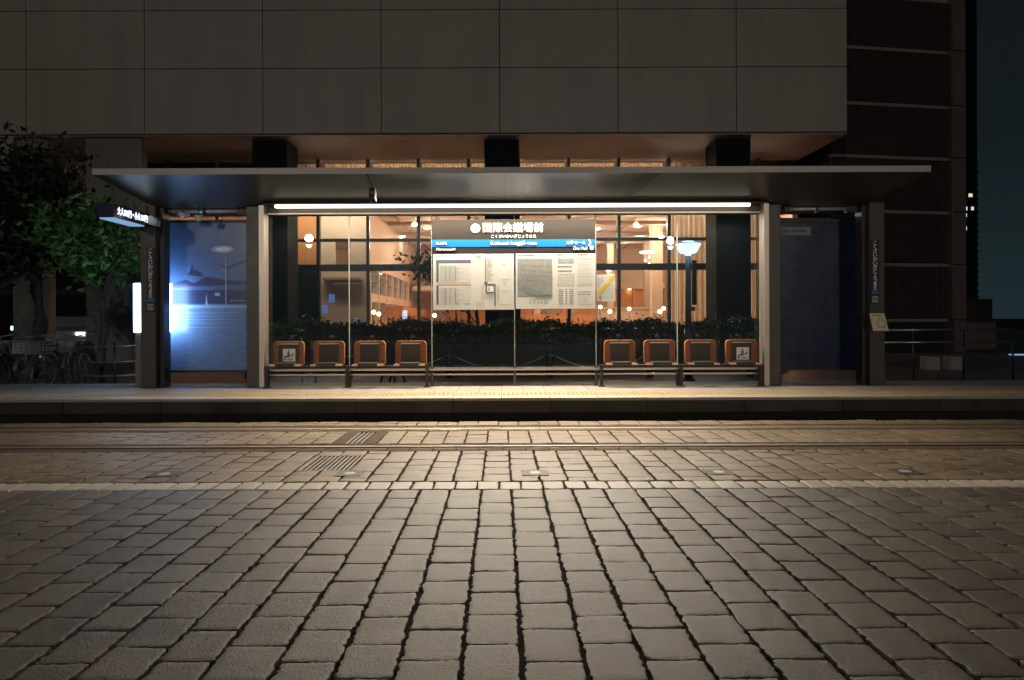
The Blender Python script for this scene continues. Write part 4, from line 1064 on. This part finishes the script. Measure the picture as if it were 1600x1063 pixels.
# ------------------------------------------------------------------ bicycles, car
def bicycle():
    t = thing('bicycle', 'x', 'bicycle')
    for y in (-.52, .52):
        g = MB(); g.ring((0, y, .33), .315, .018, 'x', 32, 8); w = g.build('wheel', 'rubber', t, smooth=True)
        g = MB(); g.ring((0, y, .33), .293, .009, 'x', 32, 6); g.tube([(-.04,y,.33),(.04,y,.33)], .022, 8)
        for k in range(14):
            a = 2*math.pi*k/14; g.tube([(.015*(-1)**k, y, .33), (0, y+.29*math.cos(a), .33+.29*math.sin(a))], .002, 4)
        g.build('rim', 'bikemetal', w)
        g = MB()
        vs = []
        for k in range(13):
            a = math.pi*(.05+.9*k/12)
            for q in (-.03, .03): vs.append((q, y+.36*math.cos(a), .33+.36*math.sin(a)))
        g._add(vs, [(2*k, 2*k+1, 2*k+3, 2*k+2) for k in range(12)]); g.build('mudguard', 'bikegrey', t)
    g = MB()
    for a, b, r in (((0,-.42,.86),(0,-.52,.33),.016), ((0,-.40,.80),(0,.06,.32),.022), ((0,.06,.32),(0,.2,.74),.018), ((0,.06,.32),(0,.52,.33),.013), ((0,.17,.62),(0,.52,.33),.011), ((0,-.41,.7),(0,.12,.46),.018), ((0,-.42,.86),(0,-.40,.95),.014)):
        g.tube([a, b], r, 8)
    g.build('frame', 'bikegrey', t, smooth=True)
    g = MB(); g.tube([(-.27,-.28,.98),(-.24,-.36,1.0),(-.06,-.40,.96),(.06,-.40,.96),(.24,-.36,1.0),(.27,-.28,.98)], .012, 8); g.build('handlebar', 'bikemetal', t, smooth=True)
    g = MB(); g.prism([(-.10,.0),(.10,.0),(.06,.05),(-.06,.05)], .12, .36); sd = g.build('saddle', 'rubber', t, bevel=.02); sd.location = (0, 0, .77)
    g = MB()
    for k in range(5):
        z = .66+k*.055; e = .12+.02*k
        g.tube([(-e-.03,-.72,z),(e+.03,-.72,z),(e+.03,-.47,z),(-e-.03,-.47,z),(-e-.03,-.72,z)], .006, 5)
    for x in (-.14,-.07,0,.07,.14): g.tube([(x,-.70,.66),(x*1.4,-.72,.88)], .005, 5); g.tube([(x,-.48,.66),(x*1.4,-.47,.88)], .005, 5)
    g.rect(-.13,.13,-.705,.67,.86)
    g.build('basket', 'bikemetal', t)
    g = MB(); g.lathe([(.0,-.03),(.035,-.02),(.035,.02),(0,.03)], (0,-.56,.62), 10); g.build('lamp', 'tubecover', t)
    g = MB(); g.box(-.09,.09,.56,.62,.4,.56); g.build('rear_reflector', 'red', t) if False else None
    return t
b0 = bicycle(); bikes = ((8, 12.3, .15, 'at the left picture edge'), (32, 12.5, -.1, 'second from the left picture edge'), (58, 12.4, .2, 'in the middle of the row'), (101, 12.3, -.06, 'with its basket square to the camera'), (122, 13.0, .25, 'at the right end of the row, before the railing'))
for i, (px, y, a, wh) in enumerate(bikes):
    b = b0 if i == 0 else copy_tree(b0)
    b.location = (ax(px, y), y, 0); b.rotation_euler = (0, R(3)*(-1)**i, a)
    tag(b, 'parked grey bicycle with front basket '+wh, 'bicycle', 'bicycles parked left of the shelter')
for px, m, wh in ((482, 'white', 'low white hoop stand behind the glass under the left bench'), (606, 'dark', 'low dark hoop stand behind the glass, left of its twin'), (620, 'dark', 'low dark hoop stand behind the glass, right of its twin')):
    t = thing('hoop_stand', wh, 'bicycle stand', (ax(px, 12.4), 12.4, 0), 0, 'low hoop stands behind the left bench')
    g = MB(); g.tube([(-.13*math.cos(a*math.pi/10), 0, .12+.13*math.sin(a*math.pi/10)) for a in range(11)], .018, 8)
    g.build('hoop', m, t, smooth=True)
    g = MB()
    for q in (-.13, .13): g.box(q-.02, q+.02, -.02, .02, 0, .119)
    g.build('foot', m, t, bevel=.004)
fr = thing('railing', 'low dark pipe railing between the bicycles and the left column', 'railing', (ax(175, 12.2), 12.2, 0))
for z in (.78, .5, .25):
    g = MB(); pts = [(-.62, 0, z), (-.3, 0, z-.02), (.1, 0, z-.015), (.75, 0, z+.03)]; g.tube(pts, .016, 8); g.build('rail', 'chrome', fr, smooth=True)
for x in (-.6, .05, .72):
    g = MB(); g.tube([(x,0,0),(x,0,.85)], .022, 8); g.build('post', 'dark', fr, smooth=True)

def car(x, y, rz, label):
    t = thing('parked_car', label, 'car', (x, y, 0), rz)
    body = [(-2.1,.35),(2.1,.35),(2.15,.6),(2.1,.85),(1.5,.95),(.95,1.0),(.45,1.45),(-1.5,1.48),(-2.05,1.0),(-2.15,.7)]
    g = MB(); g.prism(body, -.85, .85); g.build('body', 'car', t, bevel=.06)
    g = MB(); g.prism([(.85,1.02),(.42,1.38),(-1.42,1.40),(-1.85,1.02)], -.856, .856); g.build('window', 'carglass', t)
    for a in (-1.35, 1.35):
        for s in (-.80, .80):
            g = MB(); g.ring((a, s, .32), .24, .09, 'y', 20, 8); w = g.build('wheel', 'rubber', t, smooth=True)
            g = MB(); g.tube([(a, s-.06, .32), (a, s+.06, .32)], .2, 16); g.build('rim', 'chrome', w)
    for s in (-.6, .6):
        g = MB(); g.box(2.10, 2.17, s-.16, s+.16, .62, .76); g.build('headlight', 'headlight', t, bevel=.01)
    return t
car(ax(107, 30), 30., R(-62), 'white parked car with lit headlights in the gap left of the trees')

# lamps added under the lobby ceiling to brighten the room
for k, (x, y) in enumerate(((-3.4,26.5),(-.4,26.5),(2.6,26.5),(5.4,26.8),(-3.2,31.5),(.3,31.5),(3.8,31.5),(7.4,31),(-2.6,37),(1.2,37),(5,37),(8.6,37),(-8,30),(-9,36))):
    g = MB(); g.lathe([(.02,-.06),(.07,-.042),(.09,0),(.07,.042),(.02,.06)], (x, y, Hc-.75), 12); o = g.build('fill_lamp', 'fillglow', hall, smooth=True)
    g = MB(); g.tube([(x, y, Hc-.65), (x, y, Hc-.005)], .012, 6); g.build('cord', 'steel', o)

bb = thing('dark_building', 'dark unlit building far behind the trees at the left', 'building', (-45, 60, 0))
g = MB(); g.box(-30, 30, 0, 12, 0, 14); g.build('wall', 'planter', bb)
g = MB()
for k in range(3): g.box(-30.1, 30.1, -.15, -.01, 3.6+k*3.6, 4.1+k*3.6)
g.build('band', 'far', bb)

for px, py, y, wh in ((109, 495, 38, 'far off, seen above the white parked car'), (122, 511, 34, 'far off, right of the white parked car'), (20, 510, 26, 'beyond the bicycles near the left picture edge')):  # distant points of light, each given a made-up bollard
    x = ax(px, y); z = az(py, y)
    t = thing('distant_light', 'small lit distant light '+wh, 'distant light', (x, y, 0), 0, 'distant lights beyond the trees')
    g = MB(); g.tube([(0,0,0),(0,0,z-.09)], .05, 10); g.build('shaft', 'dark', t)
    g = MB(); g.lathe([(.05,-.088),(.075,-.05),(.075,.05),(.05,.08)], (0,0,z), 12); g.build('lamp_head', 'lampglass', t)
    g = MB(); g.lathe([(.09,.081),(.06,.11),(0,.115)], (0,0,z), 12); g.build('cap', 'dark', t)
